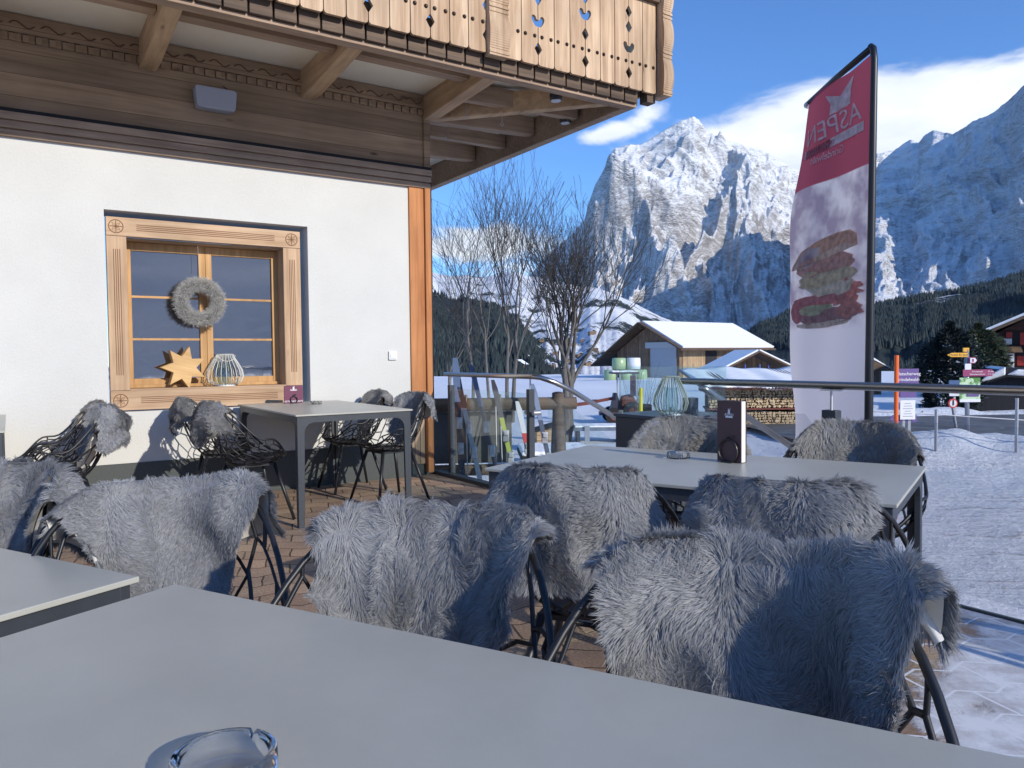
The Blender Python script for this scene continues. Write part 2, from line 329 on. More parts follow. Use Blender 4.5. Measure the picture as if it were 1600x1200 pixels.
# balustrade planks: each plank has half hearts and half diamonds sawn out of its edges
def notch(kind, z, s):   # along an edge; s = +1: notch opens to +x from the plank's left edge
    if kind == 'd': pts = [(0, z-.052), (.020, z-.022), (.034, z), (.020, z+.022), (0, z+.052)]
    else: pts = [(0, z-.045), (.022, z-.042), (.040, z-.024), (.058, z+.004), (.062, z+.028), (.052, z+.044), (.036, z+.048), (.020, z+.038), (.013, z+.018), (0, z+.012)]
    return [(s*a, b_) for a, b_ in pts]
def joint_pat(k):
    if k % 3: return []
    return [('d', 3.704), ('h', 3.927), ('d', 4.11), ('d', 4.245)] if (k//3) % 2 == 0 else [('d', 3.704), ('d', 3.936), ('h', 4.10), ('d', 4.245)]
def plank(mb, x0, x1, k, fn, zt=4.40, zb=3.572):
    w = x1 - x0; g = .0035
    pts = [(x0+g+.018, zb), (x1-g-.018, zb), (x1-g-.004, zb+.008), (x1-g, zb+.025)]
    for kd, z in joint_pat(k+1): pts += [(x1-g+a, q) for a, q in notch(kd, z, -1)]
    pts += [(x1-g, zt), (x0+g, zt)]
    for kd, z in joint_pat(k)[::-1]: pts += [(x0+g+a, q) for a, q in notch(kd, z, 1)[::-1]]
    pts += [(x0+g, zb+.025), (x0+g+.004, zb+.008)]
    mb.prism(pts, BY-.10, BY-.072, fn)
bal = MB(); studs = MB()
PW = .1663
for k in range(-44, 8):
    x0 = .452 + (k-0)*PW
    if -.06 < x0+PW/2 < .15: continue
    plank(bal, x0, x0+PW-.0005, k, lambda p, q, h: (p, h + random.uniform(-.0, .0), q))
    for t in (.22, .78):
        studs.lathe([(.017, 0), (.014, .008), (.006, .013)], n=8); n = len(studs.v)
        for i in range(n-24, n):
            vx, vy, vz = studs.v[i]; studs.v[i] = (x0+PW*t+vx, BY-.101-vz, 3.805+vy)
planks = bal.build('balcony_planks', m_plank, ch)
studs.build('stud_rows', m_stud, planks)['kind'] = 'stuff'
# the return of the balcony along the side
bal2 = MB()
for k in range(0, 50):
    y0 = BY - .06 + k*PW; pts = [(y0+.02, 3.572), (y0+PW-.024, 3.572), (y0+PW-.0035, 3.60), (y0+PW-.0035, 4.40), (y0+.0035, 4.40), (y0+.0035, 3.60)]
    bal2.prism(pts, BX+.072, BX+.10, lambda p, q, h: (h, p, q))
bal2.build('balcony_planks', m_plank, ch)
# carved pilaster boards (at the corner and in the field)
def pilaster(x0, x1, y0, y1):
    pts = []; zs = np.linspace(3.55, 4.6, 60)
    def off(z):
        p = ((z-3.55) % .36)/.36
        return .035*abs(sin(p*pi))**.6 + (.012 if (p < .08 or p > .92) else 0)
    mb = MB()
    for i in range(59):
        o = off((zs[i]+zs[i+1])/2)
        mb.span((x0-o*.15, y0-o, zs[i]), (x1+o*.8, y1, zs[i+1]-.0006))
    return mb
pilaster(-.045, .115, BY-.125, BY-.07).build('carved_board', m_plank, ch)
pilaster(1.80, 1.89, BY-.16, BY-.02).build('carved_board', m_plank, ch)
b = MB(); b.span((1.70, BY-.07, 3.50), (1.80, BY+.03, 4.6)); b.build('corner_post', m_blocks, ch)
b = MB(); b.span((XL, BY-.15, 4.385), (1.79, BY-.0, 4.43)); b.span((1.62, BY, 4.385), (1.80, 7, 4.43)); b.build('top_rail', m_blocks, ch, bevel=.006)
b = MB(); b.span((XL, BY-.071, 3.86), (1.70, BY-.02, 3.90)); b.span((XL, BY-.071, 4.32), (1.70, BY-.02, 4.384)); b.build('rear_rail', m_beam, ch)
# spotlights and hooks under the balcony
for x, y in ((.967, -1.15), (1.45, -.66)):
    t = MB().lathe([(.055, 0), (.06, .05), (.045, .09)], (x, y, 3.50)).build('spotlight', m_black, ch, smooth=True)
    MB().lathe([(.047, -.001), (.044, -.006)], (x, y, 3.50)).build('lens', m_alu, t)
for x, y in ((.42, -.45), (.85, -.42), (.62, .30)):
    MB().tube([(x, y, 3.60), (x, y, 3.47)], .004, 5).tube([(x+.016*cos(a), y, 3.455+.016*sin(a)) for a in np.linspace(0, 2*pi, 12)], .003, 5).build('hook', m_alu, ch)
# ---- window
win = empty('window'); win.parent = ch
fy = .045
def bx1(a, b_, name, m, **k): return MB().span(a, b_).build(name, m, win, **k)
for a, b_ in (((-2.60, fy, 2.165), (-1.04, fy+.06, 2.315)), ((-2.60, fy, .765), (-1.04, fy+.06, .925))): bx1(a, b_, 'surround', m_frameX, bevel=.004)
for a, b_ in (((-2.60, fy+.002, .927), (-2.455, fy+.06, 2.163)), ((-1.195, fy+.002, .927), (-1.04, fy+.06, 2.163))): bx1(a, b_, 'surround', m_frame, bevel=.004)
for a, b_ in (((-2.47, fy+.061, .93), (-2.456, .30, 2.16)), ((-1.195, fy+.061, .93), (-1.18, .30, 2.16))): bx1(a, b_, 'reveal', m_frame)
bx1((-2.456, fy+.061, 2.15), (-1.195, .30, 2.165), 'reveal', m_frameX); bx1((-2.456, fy+.0, .925), (-1.195, .30, .937), 'sill', m_frameX)
gy = .235
for x0, x1 in ((-2.456, -1.8205), (-1.8185, -1.195)):
    b = MB(); sx0, sx1 = (x0, x0+.051), (x1-.054, x1)
    for q0, q1 in (sx0, sx1): b.span((q0, gy, .94), (q1, gy+.06, 2.149))
    for z0, z1 in ((.941, 1.015), (2.08, 2.148)): b.span((x0+.0515, gy+.004, z0), (x1-.0545, gy+.056, z1))
    b.build('sash', m_sash, win, bevel=.003)
bx1((-2.456, gy-.03, .938), (-1.195, gy-.001, .965), 'sill', m_sash, bevel=.004)
for z in (1.345, 1.70):
    bx1((-2.404, gy+.018, z-.009), (-1.876, gy+.04, z+.009), 'glazing_bar', m_sash); bx1((-1.764, gy+.018, z-.009), (-1.246, gy+.04, z+.009), 'glazing_bar', m_sash)
m_pane = bpy.data.materials.new('window_pane'); m_pane.use_nodes = True
p = m_pane.node_tree.nodes['Principled BSDF']; p.inputs['Base Color'].default_value = (.006, .008, .012, 1); p.inputs['Roughness'].default_value = .03; p.inputs['IOR'].default_value = 3.4; p.inputs['Coat Weight'].default_value = .4
wv = N(m_pane.node_tree, 'ShaderNodeTexNoise'); wv.inputs['Scale'].default_value = 3.5; bn = N(m_pane.node_tree, 'ShaderNodeBump'); bn.inputs['Strength'].default_value = .06; bn.inputs['Distance'].default_value = .01
L(m_pane.node_tree, wv.outputs[0], bn.inputs['Height']); L(m_pane.node_tree, bn.outputs[0], p.inputs['Normal'])
for x0, x1 in ((-2.404, -1.876), (-1.764, -1.246)): MB().span((x0, gy+.026, 1.016), (x1, gy+.032, 2.079)).build('pane', m_pane, win)
# carved rosettes and grooves on the surround
b = MB()
for cx, cz in ((-2.528, 2.24), (-1.118, 2.24), (-2.528, .845), (-1.118, .845)):
    b.tube([(cx+.052*cos(a), fy-.0005, cz+.052*sin(a)) for a in np.linspace(0, 2*pi, 25)[:-1]], .004, 5, closed=True)
    for i in range(8):
        a = i*pi/4; c_, s_ = cos(a), sin(a)
        if i % 2 == 0: b.tube([(cx, fy-.0005, cz), (cx+.045*c_, fy-.0005, cz+.045*s_)], .003, 4)
        else: b.tube([(cx+r*c_-w*s_, fy-.0005, cz+r*s_+w*c_) for r, w in ((.006, 0), (.022, .008), (.042, 0), (.022, -.008))], .002, 4, closed=True)
for k in (-.022, -.007, .008, .023):
    b.span((-2.38, fy-.0015, 2.24+k-.003), (-1.27, fy+.001, 2.24+k+.003)); b.span((-2.38, fy-.0015, .845+k-.003), (-1.27, fy+.001, .845+k+.003))
    b.span((-2.528+k-.003, fy+.0005, 1.05), (-2.528+k+.003, fy+.003, 2.06)); b.span((-1.118+k-.003, fy+.0005, 1.05), (-1.118+k+.003, fy+.003, 2.06))
b.build('carving', mat('carved_groove', (.20, .10, .05), .8), win)
# ---- things on the wall
b = MB(); b.prism([(.165*sx_*1.0 if False else x_, z_) for x_, z_, sx_ in [(-.15, -.078, 0), (-.135, -.092, 0), (.135, -.092, 0), (.155, -.075, 0), (.168, .062, 0), (.155, .085, 0), (-.15, .085, 0), (-.165, .068, 0)]], -.13, -.02, lambda p, q, h: (-1.775+p, h, 3.335+q))
sp = empty('wall_speaker', (0, 0, 0), label='grey rounded box loudspeaker on the shaded timber wall under the balcony', cat='loudspeaker')
b.build('housing', mat('speaker_grey', (.36, .38, .43), .5), sp, bevel=.02)
MB().tube([(-1.69, -.005, 3.48), (-1.66, -.03, 3.45), (-1.655, -.04, 3.40)], .004, 5).build('cable', m_black, sp)
MB().box((-1.78, -.012, 3.33), (.08, .02, .12)).build('bracket', m_black, sp)
so_ = empty('power_socket', (-.172, 0, 1.19), label='small white power socket on the plaster wall beside the wooden corner post', cat='socket')
MB().box((0, -.012, 0), (.085, .022, .085)).build('plate', m_white, so_, bevel=.006); MB().box((0, -.027, -.005), (.055, .008, .045)).build('flap', m_white, so_, bevel=.003)

# ------------------------------------------------------------------ terrace
def paving_mat():
    m = bpy.data.materials.new('terrace_paving'); m.use_nodes = True; t = m.node_tree; p = t.nodes['Principled BSDF']; p.inputs['Roughness'].default_value = .72; p.inputs['Specular IOR Level'].default_value = .3
    tcn = N(t, 'ShaderNodeTexCoord'); mp_ = N(t, 'ShaderNodeMapping'); mp_.inputs['Rotation'].default_value = (0, 0, R_(18)); L(t, tcn.outputs['Object'], mp_.inputs[0])
    ns = N(t, 'ShaderNodeTexNoise'); ns.inputs['Scale'].default_value = 5; ns.inputs['Detail'].default_value = 2; L(t, mp_.outputs[0], ns.inputs[0])
    # zigzag the courses so the stones read as interlocking polygons
    sp_ = N(t, 'ShaderNodeSeparateXYZ'); L(t, mp_.outputs[0], sp_.inputs[0])
    pp = N(t, 'ShaderNodeMath', operation='PINGPONG'); L(t, sp_.outputs[0], pp.inputs[0]); pp.inputs[1].default_value = .115
    ad = N(t, 'ShaderNodeMath', operation='MULTIPLY_ADD'); L(t, pp.outputs[0], ad.inputs[0]); ad.inputs[1].default_value = .45; L(t, sp_.outputs[1], ad.inputs[2])
    cb = N(t, 'ShaderNodeCombineXYZ'); L(t, sp_.outputs[0], cb.inputs[0]); L(t, ad.outputs[0], cb.inputs[1])
    mn = N(t, 'ShaderNodeMixRGB', blend_type='ADD'); mn.inputs[0].default_value = .03; L(t, cb.outputs[0], mn.inputs[1]); L(t, ns.outputs['Color'], mn.inputs[2])
    bk = N(t, 'ShaderNodeTexBrick'); L(t, mn.outputs[0], bk.inputs[0]); bk.offset = .5
    bk.inputs['Scale'].default_value = 1.0; bk.inputs['Brick Width'].default_value = .27; bk.inputs['Row Height'].default_value = .185; bk.inputs['Mortar Size'].default_value = .006; bk.inputs['Mortar Smooth'].default_value = .3
    bk.inputs['Color1'].default_value = (.25, .18, .135, 1); bk.inputs['Color2'].default_value = (.36, .27, .20, 1); bk.inputs['Mortar'].default_value = (.07, .05, .035, 1)
    # large tone patches: warmer towards the wall
    n2 = N(t, 'ShaderNodeTexNoise'); n2.inputs['Scale'].default_value = 1.3; n2.inputs['Detail'].default_value = 4; L(t, tcn.outputs['Object'], n2.inputs[0])
    r2 = N(t, 'ShaderNodeValToRGB'); r2.color_ramp.elements[0].color = (.72, .72, .75, 1); r2.color_ramp.elements[1].color = (1.25, 1.12, .98, 1); r2.color_ramp.elements[0].position = .35; r2.color_ramp.elements[1].position = .65; L(t, n2.outputs[0], r2.inputs[0])
    mu = N(t, 'ShaderNodeMixRGB', blend_type='MULTIPLY'); mu.inputs[0].default_value = 1; L(t, bk.outputs[0], mu.inputs[1]); L(t, r2.outputs[0], mu.inputs[2])
    # grit and pale sand swept into bands
    n3 = N(t, 'ShaderNodeTexNoise'); n3.inputs['Scale'].default_value = 90; n3.inputs['Detail'].default_value = 3; L(t, tcn.outputs['Object'], n3.inputs[0])
    n4 = N(t, 'ShaderNodeTexNoise'); n4.inputs['Scale'].default_value = 2.3; n4.inputs['Detail'].default_value = 3
    mp2 = N(t, 'ShaderNodeMapping'); mp2.inputs['Rotation'].default_value = (0, 0, R_(-35)); mp2.inputs['Scale'].default_value = (.6, 2.4, 1); L(t, tcn.outputs['Object'], mp2.inputs[0]); L(t, mp2.outputs[0], n4.inputs[0])
    a4 = N(t, 'ShaderNodeMath', operation='MULTIPLY_ADD'); L(t, n3.outputs[0], a4.inputs[0]); a4.inputs[1].default_value = .9; L(t, n4.outputs[0], a4.inputs[2])
    sr = N(t, 'ShaderNodeMapRange'); sr.inputs[1].default_value = 1.02; sr.inputs[2].default_value = 1.2; sr.inputs[3].default_value = 0; sr.inputs[4].default_value = .75; L(t, a4.outputs[0], sr.inputs[0])
    ms = N(t, 'ShaderNodeMixRGB'); L(t, sr.outputs[0], ms.inputs[0]); L(t, mu.outputs[0], ms.inputs[1]); ms.inputs[2].default_value = (.40, .33, .21, 1)
    gr = N(t, 'ShaderNodeMapRange'); gr.inputs[1].default_value = .3; gr.inputs[2].default_value = .7; gr.inputs[3].default_value = .75; gr.inputs[4].default_value = 1.25; L(t, n3.outputs[0], gr.inputs[0])
    mg = N(t, 'ShaderNodeMixRGB', blend_type='MULTIPLY'); mg.inputs[0].default_value = 1; L(t, ms.outputs[0], mg.inputs[1]); L(t, gr.outputs[0], mg.inputs[2])
    # thin trodden snow, more of it away from the house
    s0 = N(t, 'ShaderNodeSeparateXYZ'); L(t, tcn.outputs['Object'], s0.inputs[0])
    sx = N(t, 'ShaderNodeMath', operation='MULTIPLY'); L(t, s0.outputs[0], sx.inputs[0]); sx.inputs[1].default_value = .40
    sy = N(t, 'ShaderNodeMath', operation='MULTIPLY_ADD'); L(t, s0.outputs[1], sy.inputs[0]); sy.inputs[1].default_value = -.40; L(t, sx.outputs[0], sy.inputs[2])
    n5 = N(t, 'ShaderNodeTexNoise'); n5.inputs['Scale'].default_value = 1.5; n5.inputs['Detail'].default_value = 8; n5.inputs['Roughness'].default_value = .6; L(t, tcn.outputs['Object'], n5.inputs[0])
    fa = N(t, 'ShaderNodeMath', operation='MULTIPLY_ADD'); L(t, bk.outputs['Fac'], fa.inputs[0]); fa.inputs[1].default_value = .42; L(t, sy.outputs[0], fa.inputs[2])
    sn = N(t, 'ShaderNodeMath', operation='MULTIPLY_ADD'); L(t, n5.outputs[0], sn.inputs[0]); sn.inputs[1].default_value = 2.2; L(t, fa.outputs[0], sn.inputs[2])
    sm = N(t, 'ShaderNodeMapRange', interpolation_type='SMOOTHSTEP'); sm.inputs[1].default_value = 3.02; sm.inputs[2].default_value = 3.22; L(t, sn.outputs[0], sm.inputs[0])
    mz = N(t, 'ShaderNodeMixRGB'); L(t, sm.outputs[0], mz.inputs[0]); L(t, mg.outputs[0], mz.inputs[1]); n6 = N(t, 'ShaderNodeTexNoise'); n6.inputs['Scale'].default_value = 4.5; n6.inputs['Detail'].default_value = 9; n6.inputs['Roughness'].default_value = .7; L(t, tcn.outputs['Object'], n6.inputs[0]); a6 = N(t, 'ShaderNodeMath', operation='MULTIPLY_ADD'); L(t, bk.outputs['Fac'], a6.inputs[0]); a6.inputs[1].default_value = .22; L(t, n6.outputs[0], a6.inputs[2]); r6 = N(t, 'ShaderNodeValToRGB'); r6.color_ramp.elements[0].position = .36; r6.color_ramp.elements[0].color = (.40, .39, .40, 1); r6.color_ramp.elements[1].position = .60; r6.color_ramp.elements[1].color = (.72, .74, .78, 1); L(t, a6.outputs[0], r6.inputs[0]); L(t, r6.outputs[0], mz.inputs[2]); L(t, mz.outputs[0], p.inputs['Base Color'])
    iv = N(t, 'ShaderNodeMath', operation='SUBTRACT'); iv.inputs[0].default_value = 1.0; L(t, sm.outputs[0], iv.inputs[1]); bf = N(t, 'ShaderNodeMath', operation='MULTIPLY'); L(t, bk.outputs['Fac'], bf.inputs[0]); L(t, iv.outputs[0], bf.inputs[1]); hb = N(t, 'ShaderNodeMath', operation='MULTIPLY_ADD'); L(t, bf.outputs[0], hb.inputs[0]); hb.inputs[1].default_value = -1.0; L(t, n5.outputs[0], hb.inputs[2])
    h2 = N(t, 'ShaderNodeMath', operation='MULTIPLY_ADD'); L(t, sm.outputs[0], h2.inputs[0]); h2.inputs[1].default_value = 1.3; L(t, hb.outputs[0], h2.inputs[2])
    bn = N(t, 'ShaderNodeBump'); bn.inputs['Strength'].default_value = .6; bn.inputs['Distance'].default_value = .006; L(t, h2.outputs[0], bn.inputs['Height']); L(t, bn.outputs[0], p.inputs['Normal'])
    return m
m_pave = paving_mat()
EX = .36
tag(MB().span((-9, -12, -.62), (EX, .0, 0)).build('terrace', m_pave), kind='structure')
# steps down to the yard
b = MB()
for i in range(4): b.span((EX+.001+i*.30, -3.44, -.62), (EX+(i+1)*.30, -1.76, -.155*(i+1)+.0))
tag(b.build('steps', mat('step_stone', (.28, .28, .29), .7, var=.2, bump=.3)), kind='structure')
b = MB(); b.span((EX-.10, -1.72, .001), (EX-.012, .0, .035)); b.span((EX-.03, -12, .001), (EX-.012, -3.46, .012))
tag(b.build('terrace_kerb', m_granite), kind='structure')

# ------------------------------------------------------------------ glass balustrades
def pane(mb, a, b_, z0, z1): mb.bar((a[0], a[1], (z0+z1)/2), (b_[0], b_[1], (z0+z1)/2), .010, z1-z0)
RX = .35
r1 = empty('glass_railing', (RX, -.2, 0), label='glass railing with steel handrail between the chalet corner and the steps', cat='railing')
def part(mb, name, m, root, **k):
    rx = root.matrix_basis.inverted() if root.parent is None else Matrix()
    rx = Matrix.Translation(root.location) @ root.rotation_euler.to_matrix().to_4x4(); mb.xf(rx.inverted()); return mb.build(name, m, root, **k)
hr = MB().tube([(RX, -.10, 1.0), (RX, -1.62, 1.0), (RX+.02, -1.70, .995), (RX+.14, -1.745, .95), (RX+.30, -1.75, .883), (1.50, -1.75, .44)], .0215, 14)
part(hr, 'handrail', m_steel, r1, smooth=True)
for y in (-.22, -1.585):
    part(MB().box((RX, y, .43), (.055, .045, .93)), 'post', m_tableleg, r1, bevel=.003)
    part(MB().tube([(RX, y, .90), (RX, y, .985)], .007, 8), 'rail_pin', m_alu, r1)
part(MB().box((1.33, -1.75, -.12), (.05, .045, .85)), 'post', m_tableleg, r1, bevel=.003)
part(MB().tube([(1.33, -1.75, .30), (1.33, -1.75, .49)], .007, 8), 'rail_pin', m_alu, r1)
g = MB(); pane(g, (RX, -.27), (RX, -1.54), .05, .86); part(g, 'glass_panel', m_glass, r1)
g = MB().prism([(RX+.06, .05), (1.29, -.42), (1.29, .30), (RX+.3, .74), (RX+.06, .84)], -1.755, -1.745, lambda p, q, h: (p, h, q)); part(g, 'glass_panel', m_glass, r1)
for y in (-.5, -1.3):
    part(MB().tube([(RX-.02, -1.54, .70), (RX+.02, -1.54, .70)], .02, 10), 'clamp', m_alu, r1) if y > -1 else part(MB().tube([(RX-.02, -1.65, .70), (RX+.05, -1.65, .70)], .02, 10), 'clamp', m_alu, r1)
r2 = empty('glass_railing', (RX, -3.5, 0), label='long glass railing with steel handrail along the terrace edge in front of the banner', cat='railing')
part(MB().tube([(RX, -3.30, 1.0), (RX, -12, 1.0)], .0215, 14), 'handrail', m_steel, r2, smooth=True)
part(MB().tube([(RX, -3.46, .965), (RX+.05, -3.47, .945), (1.55, -3.47, .37)], .0215, 14), 'handrail', m_steel, r2, smooth=True)
for y in (-4.373, -5.95, -7.5, -9.0):
    part(MB().box((RX, y, .43), (.055, .085, .88)), 'post', m_tableleg, r2, bevel=.006)
    part(MB().tube([(RX, y, .87), (RX, y, .985)], .007, 8), 'rail_pin', m_alu, r2); part(MB().box((RX, y, .974), (.03, .12, .006)), 'saddle', m_alu, r2)
def cutpane(y0, y1): # panes with cut-off upper corners
    a = .09
    return MB().prism([(y0, .06), (y1, .06), (y1, .74), (y1+a*(1 if y1 < y0 else -1), .84), (y0-a*(1 if y1 < y0 else -1), .84), (y0, .74)], RX-.005, RX+.005, lambda p, q, h: (h, p, q))
for y0, y1 in ((-3.50, -4.30), (-4.45, -5.88), (-6.02, -7.43), (-7.57, -8.93)): part(cutpane(y0, y1), 'glass_panel', m_smoke, r2)
# ------------------------------------------------------------------ tables
m_top = mat('grey_laminate', (.405, .40, .35), .34, var=.06, vscale=5, detail=14, bump=.05, bscale=500, spec=.45)
m_topedge = mat('laminate_edge', (.30, .32, .32), .5)
def make_table(loc, rz, Lx, Ly, h, label):
    t = empty('terrace_table', loc, rz, label, 'table', 'grey topped terrace tables')
    MB().box((0, 0, h-.006), (Lx, Ly, .012)).build('tabletop', m_top, t, bevel=.002)
    b = MB(); e = .012
    b.box((0, Ly/2-e-.012, h-.035), (Lx-2*e-.10, .022, .045)); b.box((0, -Ly/2+e+.012, h-.035), (Lx-2*e-.10, .022, .045))
    b.box((Lx/2-e-.012, 0, h-.035), (.022, Ly-2*e-.10, .045)); b.box((-Lx/2+e+.012, 0, h-.035), (.022, Ly-2*e-.10, .045))
    b.build('frame', m_tableleg, t)
    for sx in (-1, 1):
        for sy in (-1, 1):
            # leg: an angle section that flares into the apron with a round inner corner
            b = MB(); R = .075
            for ax in (0, 1):
                prof = [(0, 0), (.042, 0), (.052, h-.22)] + [(.052+R*(1-cos(a)), h-.0585-R*(1-sin(a))) for a in np.linspace(0, pi/2, 6)[0:]] + [(.052+R+.04, h-.0125), (0, h-.0125)]
                o = e + (.0005 if ax else 0)
                if ax == 0: fn = lambda p, q, hh: (sx*(Lx/2-e-p), sy*(Ly/2-e-hh), q)
                else: fn = lambda p, q, hh: (sx*(Lx/2-e-hh-.0006), sy*(Ly/2-e-p-.0006), q)
                b.prism(prof, 0, .024, fn)
            b.build('leg', m_tableleg, t, bevel=.003)
    return t
def table_at(corner, ang, Lx, Ly, h, label, sx=1, sy=1):
    """corner = one corner on the floor plan; the long side runs off from it along ang, the short side to its right or left"""
    d = Vector((cos(ang), sin(ang))); n = Vector((-sin(ang), cos(ang)))*sy
    c = Vector(corner) + d*Lx/2 + n*Ly/2
    return make_table((c.x, c.y, 0), ang, Lx, Ly, h, label)
NA = R_(-62.4)
T_near = table_at((-3.015, -5.233), NA, 1.60, .85, .74, 'grey terrace table nearest the viewer with a large glass ashtray on it', sy=-1)
T_left = table_at((-3.065, -5.135), R_(117.6), 1.60, .85, .74, 'grey terrace table at the left edge beyond the nearest table, nothing on it', sy=1)
T_right = table_at((-.26, -5.20), R_(-66.8+180), 1.50, .90, .72, 'grey terrace table by the railing, with a closed menu and a glass ashtray', sy=1)
T_win = table_at((-.77, -1.66), R_(90), 1.58, .88, .785, 'grey terrace table under the wooden framed window with a purple menu', sy=1)
T_far = table_at((-3.30, -1.72), R_(90), 1.58, .88, .785, 'grey terrace table by the white wall, cut off by the left edge', sy=1)

# ------------------------------------------------------------------ chairs
def shell(th, t):
    """chair bucket; th = 0 at the middle of the back, t = 0 seat rim, 1 top rim; the sitter faces +x"""
    c = (1+cos(th))/2
    def ss(x, a, b): x = min(1, max(0, (x-a)/(b-a))); return x*x*(3-2*x)
    zr = .475 + .13*ss(c, 0.02, .38) + .24*ss(c, .50, .95)
    rho = .56 + .44*(1-(1-t)**1.9)
    z = .425 + (zr-.425)*(t**1.25)
    x = -.265*cos(th)*rho; y = .29*sin(th)*rho
    if cos(th) < 0: x *= .92
    x -= .055*ss(c, .5, 1)*t
    return Vector((x, y, z))
def lattice(seed, nth=19, nt=4, w=.0095):
    rnd = random.Random(seed); mb = MB()
    P = {}
    def node(i, j, k):
        i %= nth
        if (i, j, k) not in P:
            th = (i + (.5 if j % 2 else 0) + (.0 if k == 0 else .5))/nth*2*pi
            t = (j + (.30 if k == 0 else .70))/nt
            P[(i, j, k)] = (th + rnd.uniform(-.36, .36)*2*pi/nth, min(.97, max(.03, t + rnd.uniform(-.30, .30)/nt)))
        return P[(i, j, k)]
    E = []
    for j in range(nt):
        for i in range(nth):
            a = node(i, j, 0); b1 = node(i, j, 1); b0 = node(i-1, j, 1)
            E += [(a, b1), (a, b0)]
            if j < nt-1:
                ii = i + (1 if j % 2 else 0); E.append((b1, node(ii if j % 2 else i, j+1, 0)))
            else: E.append((b1, (b1[0], 1.0)))
            if j == 0: E.append((a, (a[0]+rnd.uniform(-.1, .1), 0.0)))
    for a, b in E:
        t0, t1 = a[0], b[0]
        while t1-t0 > pi: t1 -= 2*pi
        while t1-t0 < -pi: t1 += 2*pi
        pts = [shell(t0+(t1-t0)*s, a[1]+(b[1]-a[1])*s) for s in (0, .5, 1)]
        d = (pts[-1]-pts[0])
        if d.length < .004: continue
        ww = w*rnd.uniform(.75, 1.25)
        mb.tube(pts, ww*.5, 5, cap=False)
    return mb
def make_chair(seed):
    t = empty('lattice_chair')
    lattice(seed).build('shell', m_black, t, smooth=True)
    ths = np.linspace(0, 2*pi, 61)[:-1]
    MB().tube([shell(a, 1) for a in ths], .0068, 8, closed=True).build('rim', m_black, t, smooth=True)
    b = MB().tube([shell(a, 0) for a in ths], .008, 6, closed=True)
    b.grid(lambda u, v: shell(u*2*pi, 0)*1.0 * 1 if v == 1 else Vector((shell(u*2*pi, 0).x*v, shell(u*2*pi, 0).y*v, .418+.004*v)), 41, 5)
    b.box((0, 0, .408), (.28, .28, .016)); b.build('seat', m_black, t)
    for sx in (-1, 1):
        for sy in (-1, 1):
            MB().tube([(sx*.13, sy*.13, .412), (sx*.232, sy*.235, .004)], [.0145, .011], 10).build('leg', m_black, t, smooth=True)
    return t
proto = [make_chair(3), make_chair(8), make_chair(21)]
used = [False]*3
CHG = 'black lattice armchairs draped with sheepskins'
def chair(k, x, y, deg, label, z=0.0):
    o = proto[k] if not used[k] else copy_tree(proto[k]); used[k] = True
    o.location = (x, y, z); o.rotation_euler = (0, 0, R_(deg)); tag(o, label, 'chair', CHG); return o

# ------------------------------------------------------------------ sheepskins
def fur_mat(name, c1, c2):
    m = bpy.data.materials.new(name); m.use_nodes = True; t = m.node_tree; p = t.nodes['Principled BSDF']
    p.inputs['Roughness'].default_value = .75; p.inputs['Specular IOR Level'].default_value = .15; p.inputs['Sheen Weight'].default_value = .25; p.inputs['Sheen Roughness'].default_value = .4
    g = N(t, 'ShaderNodeNewGeometry'); r = N(t, 'ShaderNodeValToRGB'); r.color_ramp.elements[0].color = (*c1, 1); r.color_ramp.elements[1].color = (*c2, 1); L(t, g.outputs['Random Per Island'], r.inputs[0])
    tcn = N(t, 'ShaderNodeTexCoord'); n = N(t, 'ShaderNodeTexNoise'); n.inputs['Scale'].default_value = 7; n.inputs['Detail'].default_value = 3; L(t, tcn.outputs['Object'], n.inputs[0])
    mr = N(t, 'ShaderNodeMapRange'); mr.inputs[1].default_value = .3; mr.inputs[2].default_value = .7; mr.inputs[3].default_value = .82; mr.inputs[4].default_value = 1.15; L(t, n.outputs[0], mr.inputs[0])
    mu = N(t, 'ShaderNodeMixRGB', blend_type='MULTIPLY'); mu.inputs[0].default_value = 1; L(t, r.outputs[0], mu.inputs[1]); L(t, mr.outputs[0], mu.inputs[2])
    L(t, mu.outputs[0], p.inputs['Base Color'])
    tl = N(t, 'ShaderNodeBsdfTranslucent'); L(t, mu.outputs[0], tl.inputs[0]); ms = N(t, 'ShaderNodeMixShader'); ms.inputs[0].default_value = .36
    L(t, p.outputs[0], ms.inputs[1]); L(t, tl.outputs[0], ms.inputs[2]); L(t, ms.outputs[0], t.nodes['Material Output'].inputs[0])
    return m
m_fur = fur_mat('grey_wool', (.28, .285, .295), (.45, .455, .465))
m_furwarm = fur_mat('warm_grey_wool', (.27, .265, .25), (.43, .42, .40))
m_hide = mat('white_leather_hide', (.72, .71, .67), .6, var=.05)
m_under = mat('wool_underlayer', (.17, .175, .19), .95, var=.3, vscale=90)
def vnoise(seed):
    """cheap smooth 2-d noise, array in, array out, roughly -1..1"""
    r = np.random.default_rng(seed); ks = r.normal(0, 1, (10, 2)); ph = r.uniform(0, 2*pi, 10); am = 1/np.sqrt(10)*1.3
    return lambda x, y, f=1.0: am*sum(np.sin(f*(k[0]*x+k[1]*y)*2.2+p) for k, p in zip(ks, ph))
